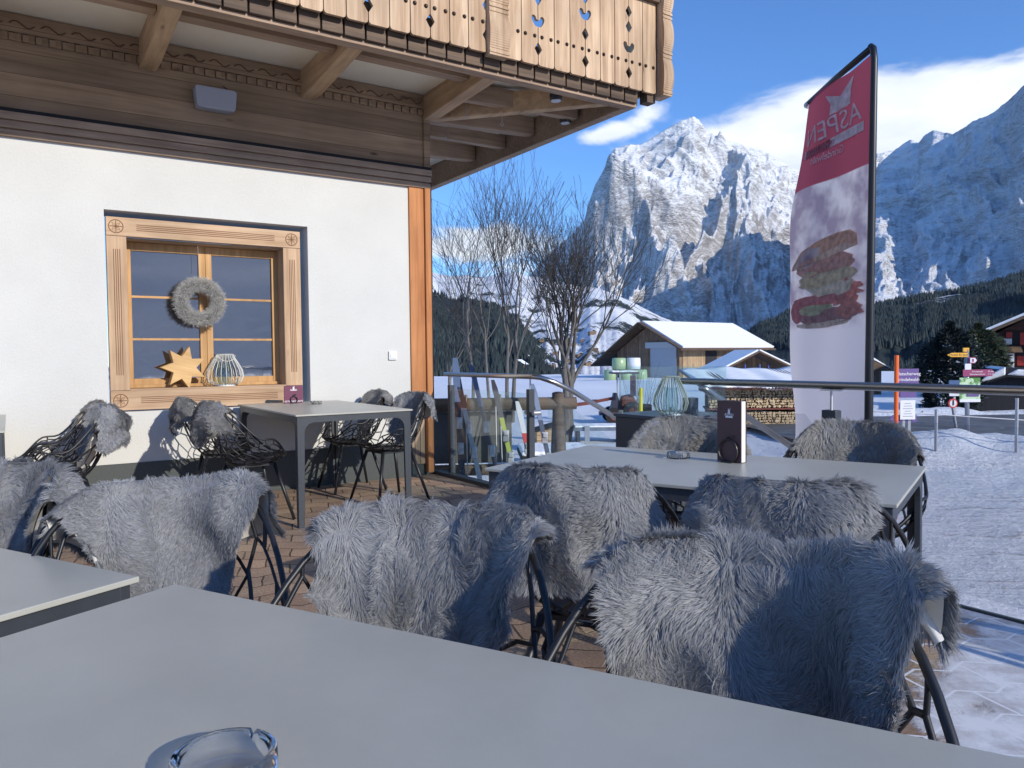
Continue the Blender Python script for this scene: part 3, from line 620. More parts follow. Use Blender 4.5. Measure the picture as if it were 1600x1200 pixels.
def npshell(th, t):
    c = (1+np.cos(th))/2
    def ss(x, a, b): x = np.clip((x-a)/(b-a), 0, 1); return x*x*(3-2*x)
    zr = .475 + .13*ss(c, .02, .38) + .24*ss(c, .50, .95)
    t_ = np.clip(t, 0, 1); rho = .56+.44*(1-(1-t_)**1.9); z = .425+(zr-.425)*t_**1.25
    x = -.265*np.cos(th)*rho; x = np.where(np.cos(th) < 0, x*.92, x); x = x-.055*ss(c, .5, 1)*t_
    return np.stack([x, .29*np.sin(th)*rho, z], -1)
def skin_surface(u, v, q):
    """u -1..1 round the chair, v -1 (inside, on the seat) .. 0 (over the rim) .. 1 (hanging outside)"""
    nz_ = q['nz']
    th = R_(q.get('th0', 0)) + R_(q['thm'])*u*(1 - q.get('taper', .20)*np.abs(v)**2.0 + .10*nz_(v*1.4, u*0, 1.0)*np.abs(u))
    off = .012
    Ls = np.where(v < 0, q['lin'], q['lout'])*(1 - .30*np.abs(u)**3 + .12*nz_(u*1.3, v*0+3, 1.0))
    Ls = Ls*np.where(v < 0, 1.0, np.clip(1-q.get('oround', 0)*np.abs(u)**1.5, .08, 1))
    s = np.abs(v)*Ls
    rimR = .018
    rim = npshell(th, np.ones_like(th)); rad = np.stack([-np.cos(th)/.265, np.sin(th)/.29, 0*th], -1); rad /= np.linalg.norm(rad, axis=-1, keepdims=True)
    # inside: the distance down the shell turns into t
    h = np.maximum(rim[..., 2]-.425, .05)
    tin = 1 - np.clip(s/(h*1.25), 0, 1)
    pin = npshell(th, np.maximum(tin, .0)); nin = -rad*(.5+.5*tin)[..., None]; nin[..., 2] += .3+.6*(1-tin); nin /= np.linalg.norm(nin, axis=-1, keepdims=True)
    over = np.maximum(s-h*1.25, 0)   # runs on over the seat to the front
    pin = pin + nin*(.018+off); pin[..., 0] += over*.9; pin[..., 0:2] += -rad[..., 0:2]*over[..., None]*.1
    # outside: hangs free from the rim
    sag = q.get('flare', .03)
    pout = rim + rad*(rimR + sag*np.sin(np.clip(s/.25, 0, 1)*pi/2)[..., None]); pout[..., 2] -= s
    cling = np.clip((s-.10)/.3, 0, 1); pout -= rad*(cling*q.get('cling', .05))[..., None]
    w = 1/(1+np.exp(-v*22))[..., None]
    P = pin*(1-w)+pout*w
    P[..., 2] += (.012+off)*np.exp(-(v*Ls/.045)**2)
    P[..., 2] += q.get('lift', 0)*(np.clip(u*q.get('lside', 1), 0, 1)**2)*np.exp(-(s/.12)**2)
    wv = nz_(u*2.2+5, v*2.2, 1.0)*.012 + .016 + q.get('puff', 0)
    nr = rad*np.where(v < 0, -1, 1)[..., None]
    P += nr*(wv*np.clip(np.abs(v)/.25, 0, 1))[..., None]
    if 'wing' in q: # a corner of the hide standing stiffly out beyond the rim
        ws, wo, wu = q['wing']; k = np.clip(ws*u-.25, 0, 1)**1.25*np.exp(-(v/np.where(v < 0, .6, .22))**2)
        P = P + k[..., None]*(rad*wo + np.array([0, 0, wu]))
    return P
def make_skin(ch_obj, seed, label, thm=78, lin=.42, lout=.26, locks=2600, per=12, flen=.042, wid=.0011, m=None, strands=True, **kw):
    q = dict(thm=thm, lin=lin, lout=lout, nz=vnoise(seed)); q.update(kw); m = m or m_fur
    root = empty('sheepskin', ch_obj.location, ch_obj.rotation_euler.z, label, 'sheepskin', 'grey sheepskins on the terrace chairs')
    nu, nv = 61, 61
    U, Vv = np.meshgrid(np.linspace(-1, 1, nu), np.linspace(-1, 1, nv)); P = skin_surface(U, Vv, q)
    r = np.random.default_rng(seed+100)
    # ragged outline: square grid squeezed to a rounded, wavy hide
    def clampuv(u, v):
        k = np.maximum(np.abs(u), np.abs(v)); return u, v
    du = np.gradient(P, axis=1); dv = np.gradient(P, axis=0); n = np.cross(du, dv); n /= np.linalg.norm(n, axis=-1, keepdims=True)+1e-9
    if n[int(nv*.82), nu//2, 0] > 0: n = -n
    # hide: two layers
    idx = (np.arange(nv-1)[:, None]*nu+np.arange(nu-1)[None, :]).ravel(); F1 = np.stack([idx, idx+1, idx+nu+1, idx+nu], -1)
    A = (P - n*.005).reshape(-1, 3); B = (P + n*.002).reshape(-1, 3)
    hd = npmesh('hide', np.concatenate([A, B]), np.concatenate([F1[:, ::-1], F1+nu*nv]), m_hide, root, smooth=True)
    hd.data.materials.append(m_under); hd.data.polygons.foreach_set('material_index', np.repeat([0, 1], len(F1)).astype(np.int32))
    # locks
    Ar = np.linalg.norm(np.cross(du, dv), axis=-1); pr = Ar.ravel()/Ar.sum()
    K = locks; c = r.choice(nu*nv, K, p=pr); cu = (c % nu)+r.uniform(-.5, .5, K); cv = (c//nu)+r.uniform(-.5, .5, K)
    cellu = np.linalg.norm(du, axis=-1).mean(); cellv = np.linalg.norm(dv, axis=-1).mean()
    spread = np.sqrt(Ar.sum()/K)*.62
    S_ = K*per; ku = np.repeat(cu, per); kv = np.repeat(cv, per)
    ju = r.normal(0, 1, S_)*spread/cellu*.8; jv = r.normal(0, 1, S_)*spread/cellv*.8
    su = np.clip(ku+ju, 0, nu-1.001); sv = np.clip(kv+jv, 0, nv-1.001)
    def samp(Ax, a, b):
        i = a.astype(int); j = b.astype(int); fa = (a-i)[:, None]; fb = (b-j)[:, None]
        return (Ax[j, i]*(1-fa)+Ax[j, i+1]*fa)*(1-fb)+(Ax[j+1, i]*(1-fa)+Ax[j+1, i+1]*fa)*fb
    cuC = np.clip(cu, 0, nu-1.001); cvC = np.clip(cv, 0, nv-1.001)
    nrm = lambda X: X/(np.linalg.norm(X, axis=-1, keepdims=True)+1e-9)
    tu, tv = nrm(du), nrm(dv)
    root_p = samp(P, su, sv); Cn = nrm(samp(n, cuC, cvC)); Cu = nrm(samp(tu, cuC, cvC)); Cv = nrm(samp(tv, cuC, cvC)); Cp = samp(P, cuC, cvC)
    uu = cuC/(nu-1)*2-1; vv = cvC/(nv-1)*2-1
    nz1, nz2_ = vnoise(seed+1), vnoise(seed+2)
    ang = nz1(uu*2.6, vv*2.6)*1.9*q.get('swirl', 1.0) + r.normal(0, .22, K)
    gdir = np.where(vv < q.get('part', -.05), -1.0, 1.0)           # hair falls away from the rim on both sides
    flow = Cu*np.sin(ang)[:, None] + Cv*(np.cos(ang)*gdir)[:, None]
    edge = np.clip((np.abs(uu)-.72)/.28, 0, 1); flow = flow + Cu*(np.sign(uu)*edge*1.1)[:, None]
    edge2 = np.clip((np.abs(vv)-.8)/.2, 0, 1); flow = flow + Cv*(np.sign(vv)*edge2*1.0)[:, None]
    stand = np.clip(q.get('stand', .30)+.25*nz2_(uu*3, vv*3), .3, 1.4)
    D = nrm(Cn*stand[:, None] + nrm(flow)*.8)
    Lk = flen*np.clip(r.normal(1, .18, K)+.18*nz2_(uu*2, vv*2), .45, 1.5)
    D2 = nrm(flow + Cn*.25 + np.array([0, 0, -.35])); side = nrm(np.cross(D, Cn)+1e-6); curl = r.normal(0, .25, K)[:, None]
    rep = lambda X: np.repeat(X, per, axis=0)
    Ls = rep(Lk)*r.uniform(.72, 1.12, S_); Dr, D2r, sr_, crl = rep(D), rep(D2), rep(side), rep(curl)
    offv = root_p - rep(Cp)
    jit = r.normal(0, .0028, (S_, 3))
    fr = [0, .38, .74, 1.0]; pts = []
    for f in fr:
        base = Dr*(f*(1-.5*f)) + D2r*(.55*f*f) + sr_*crl*(.22*np.sin(f*pi*1.1))
        pts.append(rep(Cp)+offv*(1-.45*f)+base*Ls[:, None]+jit*f)
    pts = np.stack(pts, 1)                                           # S,4,3
    tang = nrm(pts[:, 2]-pts[:, 0]); wdir = nrm(np.cross(tang, nrm(rep(Cn)+r.normal(0, .16, (S_, 3)))))
    ww = np.array([1.0, .9, .6, .0])*wid
    Lft = pts[:, :3] + wdir[:, None]*ww[None, :3, None]; Rgt = pts[:, :3] - wdir[:, None]*ww[None, :3, None]
    V = np.concatenate([Lft, Rgt, pts[:, 3:]], 1).reshape(-1, 3)      # 7 verts: 0,1,2 left  3,4,5 right  6 tip
    b0 = np.arange(S_)[:, None]*7
    F = np.concatenate([np.concatenate([b0+np.array([[0, 3, 4]]), b0+np.array([[0, 4, 1]]), b0+np.array([[1, 4, 5]]), b0+np.array([[1, 5, 2]]), b0+np.array([[2, 5, 6]])], 0)], 0)
    npmesh('fleece', V, F, m, root, smooth=True)
    return root
BACK = 'sheepskin'
def fur_chair(k, x, y, deg, clabel, slabel, seed, z=0.0, **kw):
    c = chair(k, x, y, deg, clabel, z); return make_skin(c, seed, slabel, **kw)
# round the nearest tables (facing the viewer)
fur_chair(0, -2.585, -6.175, 210, 'lattice armchair facing the viewer right across the nearest table, right armrest sweeping down', 'largest sheepskin, pulled into a point over the right arm, behind the nearest table', 41, thm=48, th0=4, taper=.04, oround=1.15, lin=.50, lout=.16, locks=12000, per=12, flen=.027, wid=.00075, wing=(1, .03, .10), stand=.30, swirl=1.1)
fur_chair(1, -2.80, -5.67, 221, 'lattice armchair at the middle of the nearest table, between the other foreground chairs', 'shaggy silver sheepskin on the chair at the middle of the nearest table', 55, thm=46, lin=.50, lout=.18, wing=(1, .02, .04), taper=.08, oround=.8, locks=11000, per=12, flen=.028, wid=.00075, swirl=1.2)
fur_chair(2, -3.05, -5.05, 250, 'lattice armchair at the right corner of the empty left table', 'smooth dense sheepskin on the chair at the right corner of the empty left table', 63, thm=50, lin=.48, lout=.24, wing=(1, .02, .05), oround=.7, taper=.1, locks=11000, per=10, flen=.017, wid=.00075, swirl=.6)
fur_chair(0, -3.47, -4.36, 212, 'lattice armchair behind the empty left table at the left edge of the picture', 'pale curly sheepskin on the chair at the left edge behind the empty table', 71, thm=52, lin=.46, lout=.24, locks=6000, per=11, flen=.029, wid=.0010, swirl=1.3)
# round the right-hand table
fur_chair(1, -1.80, -5.02, 37, 'lattice armchair with its back to the viewer at the left end of the right table', 'thick sheepskin covering the whole chair back at the left end of the right table', 82, thm=46, lin=.22, lout=.31, locks=7000, per=11, flen=.024, wid=.0010, flare=.035, cling=.0, part=-.15)
fur_chair(2, -1.50, -5.52, 27, 'lattice armchair seen from behind with bare lattice sides in the middle of the right table', 'tufted sheepskin slung over the chair back in the middle of the right table', 97, thm=35, lin=.30, lout=.22, locks=5500, per=11, flen=.026, wid=.0010, flare=.05, part=-.1)
fur_chair(0, -.68, -4.28, 213, 'lattice armchair on the far side of the right table behind the menu', 'long haired sheepskin behind the menu on the far side of the right table', 103, thm=58, lin=.46, lout=.20, locks=4200, per=11, flen=.028, wid=.0012, m=m_furwarm, z=-.02)
fur_chair(1, -.31, -4.90, 205, 'lattice armchair on the far side of the right table in front of the banner', 'sheepskin on the far chair of the right table, directly below the banner', 111, thm=60, lin=.62, lout=.22, locks=4200, per=11, flen=.026, wid=.0012, m=m_furwarm, z=-.02)
# by the window
fur_chair(2, -1.82, -1.12, 4, 'lattice armchair left of the window table, nearer the viewer', 'folded sheepskin hanging over the nearer chair left of the window table', 121, thm=56, lin=.20, lout=.24, locks=2200, per=12, flen=.026, wid=.0016, m=m_furwarm, flare=.05)
fur_chair(0, -1.86, -.42, -4, 'lattice armchair left of the window table, close to the wall', 'sheepskin bundle on the chair between wall and nearer chair, left of the window table', 133, thm=50, lin=.18, lout=.22, locks=1600, per=12, flen=.026, wid=.0016, m=m_furwarm)
fur_chair(1, -.68, -1.02, 186, 'lattice armchair right of the window table, nearer the viewer', 'sheepskin curled over the back and seat of the nearer chair right of the window table', 145, thm=62, lin=.50, lout=.20, locks=2400, per=12, flen=.026, wid=.0016, flare=.06)
fur_chair(2, -.74, -.34, 178, 'lattice armchair right of the window table, in the corner by the wall', 'sheepskin on the chair in the corner between window table and wall', 152, thm=50, lin=.50, lout=.18, locks=1800, per=12, flen=.026, wid=.0016, m=m_furwarm)
fur_chair(0, -3.02, -1.12, 182, 'lattice armchair at the cut off table by the wall, nearer the viewer', 'pale sheepskin over the nearer chair at the cut off table by the wall', 163, thm=62, lin=.52, lout=.25, locks=2600, per=12, flen=.032, wid=.0016, flare=.06)
fur_chair(1, -3.02, -.42, 176, 'lattice armchair at the cut off table, close to the wall', 'sheepskin half hidden behind the nearer one at the cut off table', 177, thm=60, lin=.40, lout=.24, locks=2000, per=12, flen=.032, wid=.0016, m=m_furwarm)
# ------------------------------------------------------------------ terrain and mountains
def at(px, py, D):
    """a place D metres ahead of the viewer in the direction of a point of the view"""
    d = cr*((px-800)/1191) + cu*(-(py-600)/1191) + cf
    f0 = _tob((0, 1, 0)); return CAM + d*(D/d.dot(f0))
_perm = np.random.default_rng(5).random((256, 256))
def vn(x, y):
    xi = np.floor(x).astype(int); yi = np.floor(y).astype(int); fx = x-xi; fy = y-yi; fx = fx*fx*fx*(fx*(fx*6-15)+10); fy = fy*fy*fy*(fy*(fy*6-15)+10)
    g = lambda a, b: _perm[a & 255, b & 255]
    return (g(xi, yi)*(1-fx)+g(xi+1, yi)*fx)*(1-fy)+(g(xi, yi+1)*(1-fx)+g(xi+1, yi+1)*fx)*fy
def fbm(x, y, o=6, gain=.5, ridged=False):
    s = 0; a = 1.0; t = 0
    for i in range(o):
        n = vn(x+i*17.3, y+i*9.1)
        if ridged: n = 1-np.abs(2*n-1); n = n*n
        s = s + a*n; t += a; a *= gain; x, y = x*1.62+y*1.2, y*1.62-x*1.2
    return s/t
def xyw(px, D):
    """plan position for view columns px at forward distance D (arrays)"""
    r = (px-800)/1191*D; c, s = cos(HEAD), sin(HEAD)
    return CAM[0]+c*r+s*D, CAM[1]-s*r+c*D
def mountain(name, crest, Dc, Ds, De, z0, prof, rough, mat_, nx=420, ny=220, px0=None, px1=None, fs=1.0, crestn=.01, seed=0, backdrop=.5, gully=0.0, extra=None):
    cp = np.array(crest, float); px = np.linspace(px0 or cp[0, 0], px1 or cp[-1, 0], nx)
    py = np.interp(px, cp[:, 0], cp[:, 1])
    dc = np.interp(px, *zip(*Dc)) if hasattr(Dc, '__len__') else np.full(nx, float(Dc))
    # tangent of elevation on the axis-aligned forward distance
    te = np.array([(lambda d: d.z/d.dot(_tob((0, 1, 0))))(cr*((a-800)/1191)+cu*(-(b-600)/1191)+cf) for a, b in zip(px, py)])
    Hc = CAM[2]+te*dc
    nf = int(ny*.8); t = np.concatenate([np.linspace(0, 1, nf), 1+np.linspace(0, 1, ny-nf+1)[1:]])
    D = np.where(t[:, None] <= 1, Ds+(dc[None]-Ds)*t[:, None], dc[None]+(De-dc[None])*(t[:, None]-1))
    X, Y = xyw(px[None, :], D)
    k = 1/1000*fs
    wx = fbm(X*k*.7+seed, Y*k*.7, 3)-.5; wy = fbm(X*k*.7+31, Y*k*.7+seed, 3)-.5
    R = fbm(X*k+wx*1.2+seed*3.1, Y*k+wy*1.2, 8, .52, True)
    Fn = fbm(X*k*5+seed, Y*k*5, 6, .55)-.5
    tp = np.clip(t, 0, 1)[:, None] + (fbm(px[None, :]*.011*fs+seed*2.2, D*0+3.1, 3)-.5)*.16*np.sin(np.clip(t, 0, 1)*pi)[:, None] + wx*.10*np.sin(np.clip(t, 0, 1)*pi)[:, None]
    pf = np.interp(tp, *prof)
    pb = 1-np.clip(t-1, 0, 1)[:, None]**.8*backdrop
    base = z0+(Hc[None]-z0)*np.where(t[:, None] <= 1, pf, pb)
    env = np.sin(np.clip(t, 0, 1)*pi)[:, None]**.7
    amp = (Hc[None]-z0)
    Z = base + amp*rough*(R-.45)*env + amp*rough*.45*Fn*np.clip(env+.12, 0, 1)
    if gully:
        tt = np.clip(t, 0, 1)[:, None]; P_ = px[None, :]
        g1 = fbm(P_*.0095+tt*2.3+wx*2.2+seed, P_*.003-tt*1.1+wy*2+seed, 6, .50, True)      # ribs falling to the left
        g2 = fbm(P_*.013-tt*2.6+wy*2.2+seed*2, P_*.004+tt*1.3+wx*2, 6, .50, True)          # ribs falling to the right
        Z += amp*gully*((g1-.4)*.62+(g2-.4)*.38)*env**.8
    Z += amp*crestn*(fbm(px[None, :]*.07+seed, D*0+1.7, 5, .6)-.5)*2
    if extra: Z = extra(Z, px[None, :]+0*D, D, t[:, None], amp)
    V = np.stack([X, Y, Z], -1).reshape(-1, 3); nxr, nyr = nx, len(t)
    idx = (np.arange(nyr-1)[:, None]*nxr+np.arange(nxr-1)[None, :]).ravel(); Fq = np.stack([idx, idx+1, idx+nxr+1, idx+nxr], -1)
    o = npmesh(name, V, Fq, mat_, smooth=True); tag(o, kind='structure'); return o, (X, Y, Z, t, px)
def alp_mat(name, rock, rock2, snowc, bias, scale=1.0, streak=(1, 1, 1), rotz=0, tilt=0, bump=1.0, contrast=.12, nw=.9):
    m = bpy.data.materials.new(name); m.use_nodes = True; t = m.node_tree; p = t.nodes['Principled BSDF']; p.inputs['Roughness'].default_value = .85; p.inputs['Specular IOR Level'].default_value = .1
    tcn = N(t, 'ShaderNodeTexCoord'); mp_ = N(t, 'ShaderNodeMapping'); mp_.inputs['Scale'].default_value = [s*scale/1000 for s in streak]; mp_.inputs['Rotation'].default_value = (0, tilt, rotz); L(t, tcn.outputs['Object'], mp_.inputs[0])
    n1 = N(t, 'ShaderNodeTexNoise'); n1.inputs['Scale'].default_value = 1.9; n1.inputs['Detail'].default_value = 15; n1.inputs['Roughness'].default_value = .66; n1.inputs['Distortion'].default_value = .35; L(t, mp_.outputs[0], n1.inputs[0])
    n2 = N(t, 'ShaderNodeTexNoise'); n2.inputs['Scale'].default_value = 4.5; n2.inputs['Detail'].default_value = 14; n2.inputs['Roughness'].default_value = .68; n2.inputs['Distortion'].default_value = .8; L(t, mp_.outputs[0], n2.inputs[0])
    bn = N(t, 'ShaderNodeBump'); bn.inputs['Strength'].default_value = bump; bn.inputs['Distance'].default_value = 110/scale; L(t, n1.outputs[0], bn.inputs['Height'])
    ge = N(t, 'ShaderNodeNewGeometry'); sp = N(t, 'ShaderNodeSeparateXYZ'); L(t, bn.outputs[0], sp.inputs[0])
    a = N(t, 'ShaderNodeMath', operation='MULTIPLY_ADD'); L(t, sp.outputs[2], a.inputs[0]); a.inputs[1].default_value = nw; a.inputs[2].default_value = bias
    b = N(t, 'ShaderNodeMath', operation='MULTIPLY_ADD'); L(t, n2.outputs[0], b.inputs[0]); b.inputs[1].default_value = 1.1; L(t, a.outputs[0], b.inputs[2])
    r = N(t, 'ShaderNodeMapRange', interpolation_type='SMOOTHSTEP'); r.inputs[1].default_value = 1.0-contrast; r.inputs[2].default_value = 1.0+contrast; L(t, b.outputs[0], r.inputs[0])
    n0 = N(t, 'ShaderNodeTexNoise'); n0.inputs['Scale'].default_value = .75; n0.inputs['Detail'].default_value = 5; n0.inputs['Distortion'].default_value = 1.2; L(t, mp_.outputs[0], n0.inputs[0])
    c0 = N(t, 'ShaderNodeMath', operation='MULTIPLY_ADD'); L(t, n0.outputs[0], c0.inputs[0]); c0.inputs[1].default_value = .9; c0.inputs[2].default_value = -.45
    c1 = N(t, 'ShaderNodeMath', operation='ADD'); L(t, c0.outputs[0], c1.inputs[0]); L(t, b.outputs[0], c1.inputs[1]); L(t, c1.outputs[0], r.inputs[0])
    rk = N(t, 'ShaderNodeMixRGB'); L(t, n1.outputs[0], rk.inputs[0]); rk.inputs[1].default_value = (*rock, 1); rk.inputs[2].default_value = (*rock2, 1)
    mx = N(t, 'ShaderNodeMixRGB'); L(t, r.outputs[0], mx.inputs[0]); L(t, rk.outputs[0], mx.inputs[1]); mx.inputs[2].default_value = (*snowc, 1)
    L(t, mx.outputs[0], p.inputs['Base Color']); L(t, bn.outputs[0], p.inputs['Normal'])
    return m
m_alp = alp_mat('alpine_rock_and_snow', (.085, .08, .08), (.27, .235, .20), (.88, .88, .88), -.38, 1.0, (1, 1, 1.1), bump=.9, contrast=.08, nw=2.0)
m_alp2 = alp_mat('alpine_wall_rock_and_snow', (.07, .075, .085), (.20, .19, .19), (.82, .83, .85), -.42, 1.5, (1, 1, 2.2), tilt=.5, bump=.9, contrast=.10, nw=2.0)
def forest_mat(name, bias, scale=1.0, zc=0.0):
    m = bpy.data.materials.new(name); m.use_nodes = True; t = m.node_tree; p = t.nodes['Principled BSDF']; p.inputs['Roughness'].default_value = .9; p.inputs['Specular IOR Level'].default_value = .05
    tcn = N(t, 'ShaderNodeTexCoord'); mp_ = N(t, 'ShaderNodeMapping'); mp_.inputs['Scale'].default_value = [scale/1000, scale/1000, scale*2.2/1000]; L(t, tcn.outputs['Object'], mp_.inputs[0])
    n1 = N(t, 'ShaderNodeTexNoise'); n1.inputs['Scale'].default_value = 3.0; n1.inputs['Detail'].default_value = 8; n1.inputs['Roughness'].default_value = .6; L(t, mp_.outputs[0], n1.inputs[0])
    n2 = N(t, 'ShaderNodeTexNoise'); n2.inputs['Scale'].default_value = 60; n2.inputs['Detail'].default_value = 6; n2.inputs['Roughness'].default_value = .75; L(t, mp_.outputs[0], n2.inputs[0])
    b = N(t, 'ShaderNodeMath', operation='MULTIPLY_ADD'); L(t, n2.outputs[0], b.inputs[0]); b.inputs[1].default_value = .45; L(t, n1.outputs[0], b.inputs[2])
    sp = N(t, 'ShaderNodeSeparateXYZ'); L(t, tcn.outputs['Object'], sp.inputs[0])
    h = N(t, 'ShaderNodeMath', operation='MULTIPLY_ADD'); L(t, sp.outputs[2], h.inputs[0]); h.inputs[1].default_value = zc; L(t, b.outputs[0], h.inputs[2])
    r = N(t, 'ShaderNodeMapRange', interpolation_type='SMOOTHSTEP'); r.inputs[1].default_value = bias-.03; r.inputs[2].default_value = bias+.03; L(t, h.outputs[0], r.inputs[0])
    fr = N(t, 'ShaderNodeMixRGB'); L(t, n2.outputs[0], fr.inputs[0]); fr.inputs[1].default_value = (.018, .030, .034, 1); fr.inputs[2].default_value = (.06, .075, .075, 1)
    mx = N(t, 'ShaderNodeMixRGB'); L(t, r.outputs[0], mx.inputs[0]); L(t, fr.outputs[0], mx.inputs[1]); mx.inputs[2].default_value = (.80, .82, .86, 1); L(t, mx.outputs[0], p.inputs['Base Color'])
    bn = N(t, 'ShaderNodeBump'); bn.inputs['Strength'].default_value = .8; bn.inputs['Distance'].default_value = 8; L(t, n2.outputs[0], bn.inputs['Height']); L(t, bn.outputs[0], p.inputs['Normal'])
    return m
m_for1 = forest_mat('snowy_pasture_and_forest', .74, 1.6, .00032); m_for2 = forest_mat('forest_with_clearings', .86, 2.2); m_for3 = forest_mat('dark_forest', .88, 1.6)
# the great peak
def cliff(Z, px, D, t, amp):
    # the smooth pillar of rock on the left shoulder, standing forward of the main face
    c = np.exp(-((px-985)/62)**2)*np.exp(-((t-.66)/.16)**2); Z = Z+amp*.10*c
    c = np.exp(-((px-1150)/55)**2)*np.exp(-((t-.55)/.15)**2); Z = Z+amp*.06*c
    return Z
peak = [(640, 500), (760, 470), (830, 430), (866, 392), (890, 372), (905, 355), (915, 345), (921, 320), (932, 290), (950, 255), (957, 240), (963, 231), (985, 228), (1002, 226), (1022, 214), (1040, 204), (1062, 192), (1084, 181), (1092, 186), (1102, 203), (1120, 213), (1145, 222), (1160, 226), (1185, 236), (1205, 243), (1235, 262), (1262, 272), (1290, 262), (1330, 250), (1372, 242), (1420, 236), (1520, 220), (1600, 210)]
mountain('mountain_peak', peak, 8200, 5200, 9800, -60, ([0, .2, .42, .56, .66, .78, .9, 1.0], [0, .10, .26, .40, .62, .74, .90, 1.0]), .10, m_alp, nx=560, ny=360, fs=.9, crestn=.010, seed=3, gully=.46, extra=cliff)
# the long wall on the right, turned away from the sun
right = [(1180, 520), (1250, 420), (1310, 330), (1345, 285), (1362, 268), (1372, 256), (1385, 244), (1402, 230), (1420, 217), (1432, 222), (1443, 209), (1455, 204), (1472, 208), (1485, 209), (1500, 201), (1518, 189), (1530, 184), (1545, 177), (1562, 163), (1580, 148), (1600, 128), (1640, 100), (1700, 90), (1800, 130), (2000, 220), (2300, 300)]
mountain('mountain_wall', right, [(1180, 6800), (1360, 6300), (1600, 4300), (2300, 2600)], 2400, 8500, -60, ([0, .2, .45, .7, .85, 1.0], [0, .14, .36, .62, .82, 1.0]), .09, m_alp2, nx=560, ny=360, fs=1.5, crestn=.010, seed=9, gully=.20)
# sunlit pastures at the pass, with the village slopes below
mountain('hills', [(300, 380), (560, 400), (675, 424), (700, 430), (760, 432), (800, 424), (860, 438), (900, 446), (940, 452), (985, 470), (1040, 498), (1110, 520), (1200, 540), (1300, 552)], 4300, 420, 5600, -45, ([0, .15, .35, .6, .8, 1], [0, .03, .16, .42, .74, 1]), .10, m_for1, nx=360, ny=260, fs=1.6, seed=21, crestn=.02, gully=.10)
left_hill = mountain('hills', [(200, 380), (560, 446), (675, 461), (700, 466), (740, 474), (775, 482), (810, 505), (840, 540), (870, 566), (930, 590)], 1700, 330, 2300, -45, ([0, .3, .6, 1], [0, .2, .52, 1]), .08, m_for3, nx=220, ny=160, fs=4, seed=33, crestn=.02)
right_hill = mountain('hills', [(1080, 572), (1130, 548), (1190, 503), (1240, 486), (1300, 480), (1370, 478), (1430, 466), (1500, 455), (1560, 441), (1600, 428), (1700, 400), (1900, 350), (2200, 300)], 2000, 420, 2600, -45, ([0, .3, .6, 1], [0, .14, .45, 1]), .08, m_for2, nx=420, ny=200, fs=3, seed=45, crestn=.02)
# forests: spires standing on the nearer slopes, far too many to count
def forest(name, hill, n, seed, thr, pxr, hmin=9, hmax=19, tmin=.1):
    X, Y, Z, t, px = hill; r = np.random.default_rng(seed); ny, nx = X.shape
    i = r.integers(0, nx-1, n*6); j = r.integers(int(ny*.8*tmin), int(ny*.82), n*6); fx = r.random(n*6); fy = r.random(n*6)
    def s(A): return (A[j, i]*(1-fx)+A[j, i+1]*fx)*(1-fy)+(A[j+1, i]*(1-fx)+A[j+1, i+1]*fx)*fy
    x, y, z = s(X), s(Y), s(Z); k = (fbm(x/230+seed, y/230, 4) > thr) & (px[i] > pxr[0]) & (px[i] < pxr[1]); x, y, z = x[k][:n], y[k][:n], z[k][:n]; n = len(x)
    h = r.uniform(hmin, hmax, n); w = h*r.uniform(.14, .22, n); a0 = r.uniform(0, 2*pi, n)
    V = np.zeros((n, 9, 3)); 
    for q in range(4):
        a = a0+q*pi/2; V[:, q] = np.stack([x+w*np.cos(a), y+w*np.sin(a), z+h*.06], -1); V[:, 4+q] = np.stack([x+w*.55*np.cos(a+.7), y+w*.55*np.sin(a+.7), z+h*.5], -1)
    V[:, 8] = np.stack([x, y, z+h], -1)
    b = np.arange(n)[:, None]*9; F = []
    for q in range(4):
        q2 = (q+1) % 4; F += [b+np.array([[q, q2, 4+q]]), b+np.array([[4+q, q2, 4+q2]]), b+np.array([[4+q, 4+q2, 8]])]
    o = npmesh(name, V.reshape(-1, 3), np.concatenate(F, 0), m_spruce); tag(o, kind='stuff', label='dark spruce forest covering the lower mountain slopes', cat='forest'); return o
m_spruce = mat('spruce_green', (.024, .038, .038), .85, var=.7, vscale=.015)
forest('forest', right_hill[1], 26000, 3, .42, (1100, 1800))['label'] = 'dense dark spruce forest on the slope below the right mountain wall'
forest('forest', left_hill[1], 14000, 8, .40, (560, 940))['label'] = 'dark wooded slope behind the bare trees on the left'
# ---- the near ground: one sheet from the yard to the horizon
def ground_z(x, y):
    dx, dy = x-CAM[0], y-CAM[1]; r = dx*cos(HEAD)-dy*sin(HEAD); f = dx*sin(HEAD)+dy*cos(HEAD); d = np.hypot(r, f)
    z = -.60 - .009*np.clip(f-12, 0, 70) + (fbm(x*.12+3, y*.12, 4)-.5)*.35*np.clip((d-9)/20, 0, 1)
    # a gentle rise of the field on the left towards the barn
    z = z + .35*np.exp(-((f-52)/16)**2)*np.clip((8-r)/14, 0, 1)
    z = z - 46*np.clip((f-98)/260, 0, 1)**1.3 - 12*np.clip((d-1500)/6000,0,1)
    # ploughed up bank between the yard and the road, and kerb-side piles
    bank = np.exp(-((f-12.9)/1.25)**2)*np.clip((r-4.6)/1.6, 0, 1); z = z + bank*(.20+.30*fbm(x*1.1, y*1.1, 4))
    bank2 = np.exp(-((f-21.6)/1.0)**2)*np.clip((r-7.6)/1.6, 0, 1); z = z + bank2*(.10+.25*fbm(x*.9+7, y*.9, 4))
    z = z + (fbm(x*2.2, y*2.2, 4)-.5)*.07*np.clip((40-d)/30, 0, 1)*np.clip((d-5)/3, 0, 1)
    return z
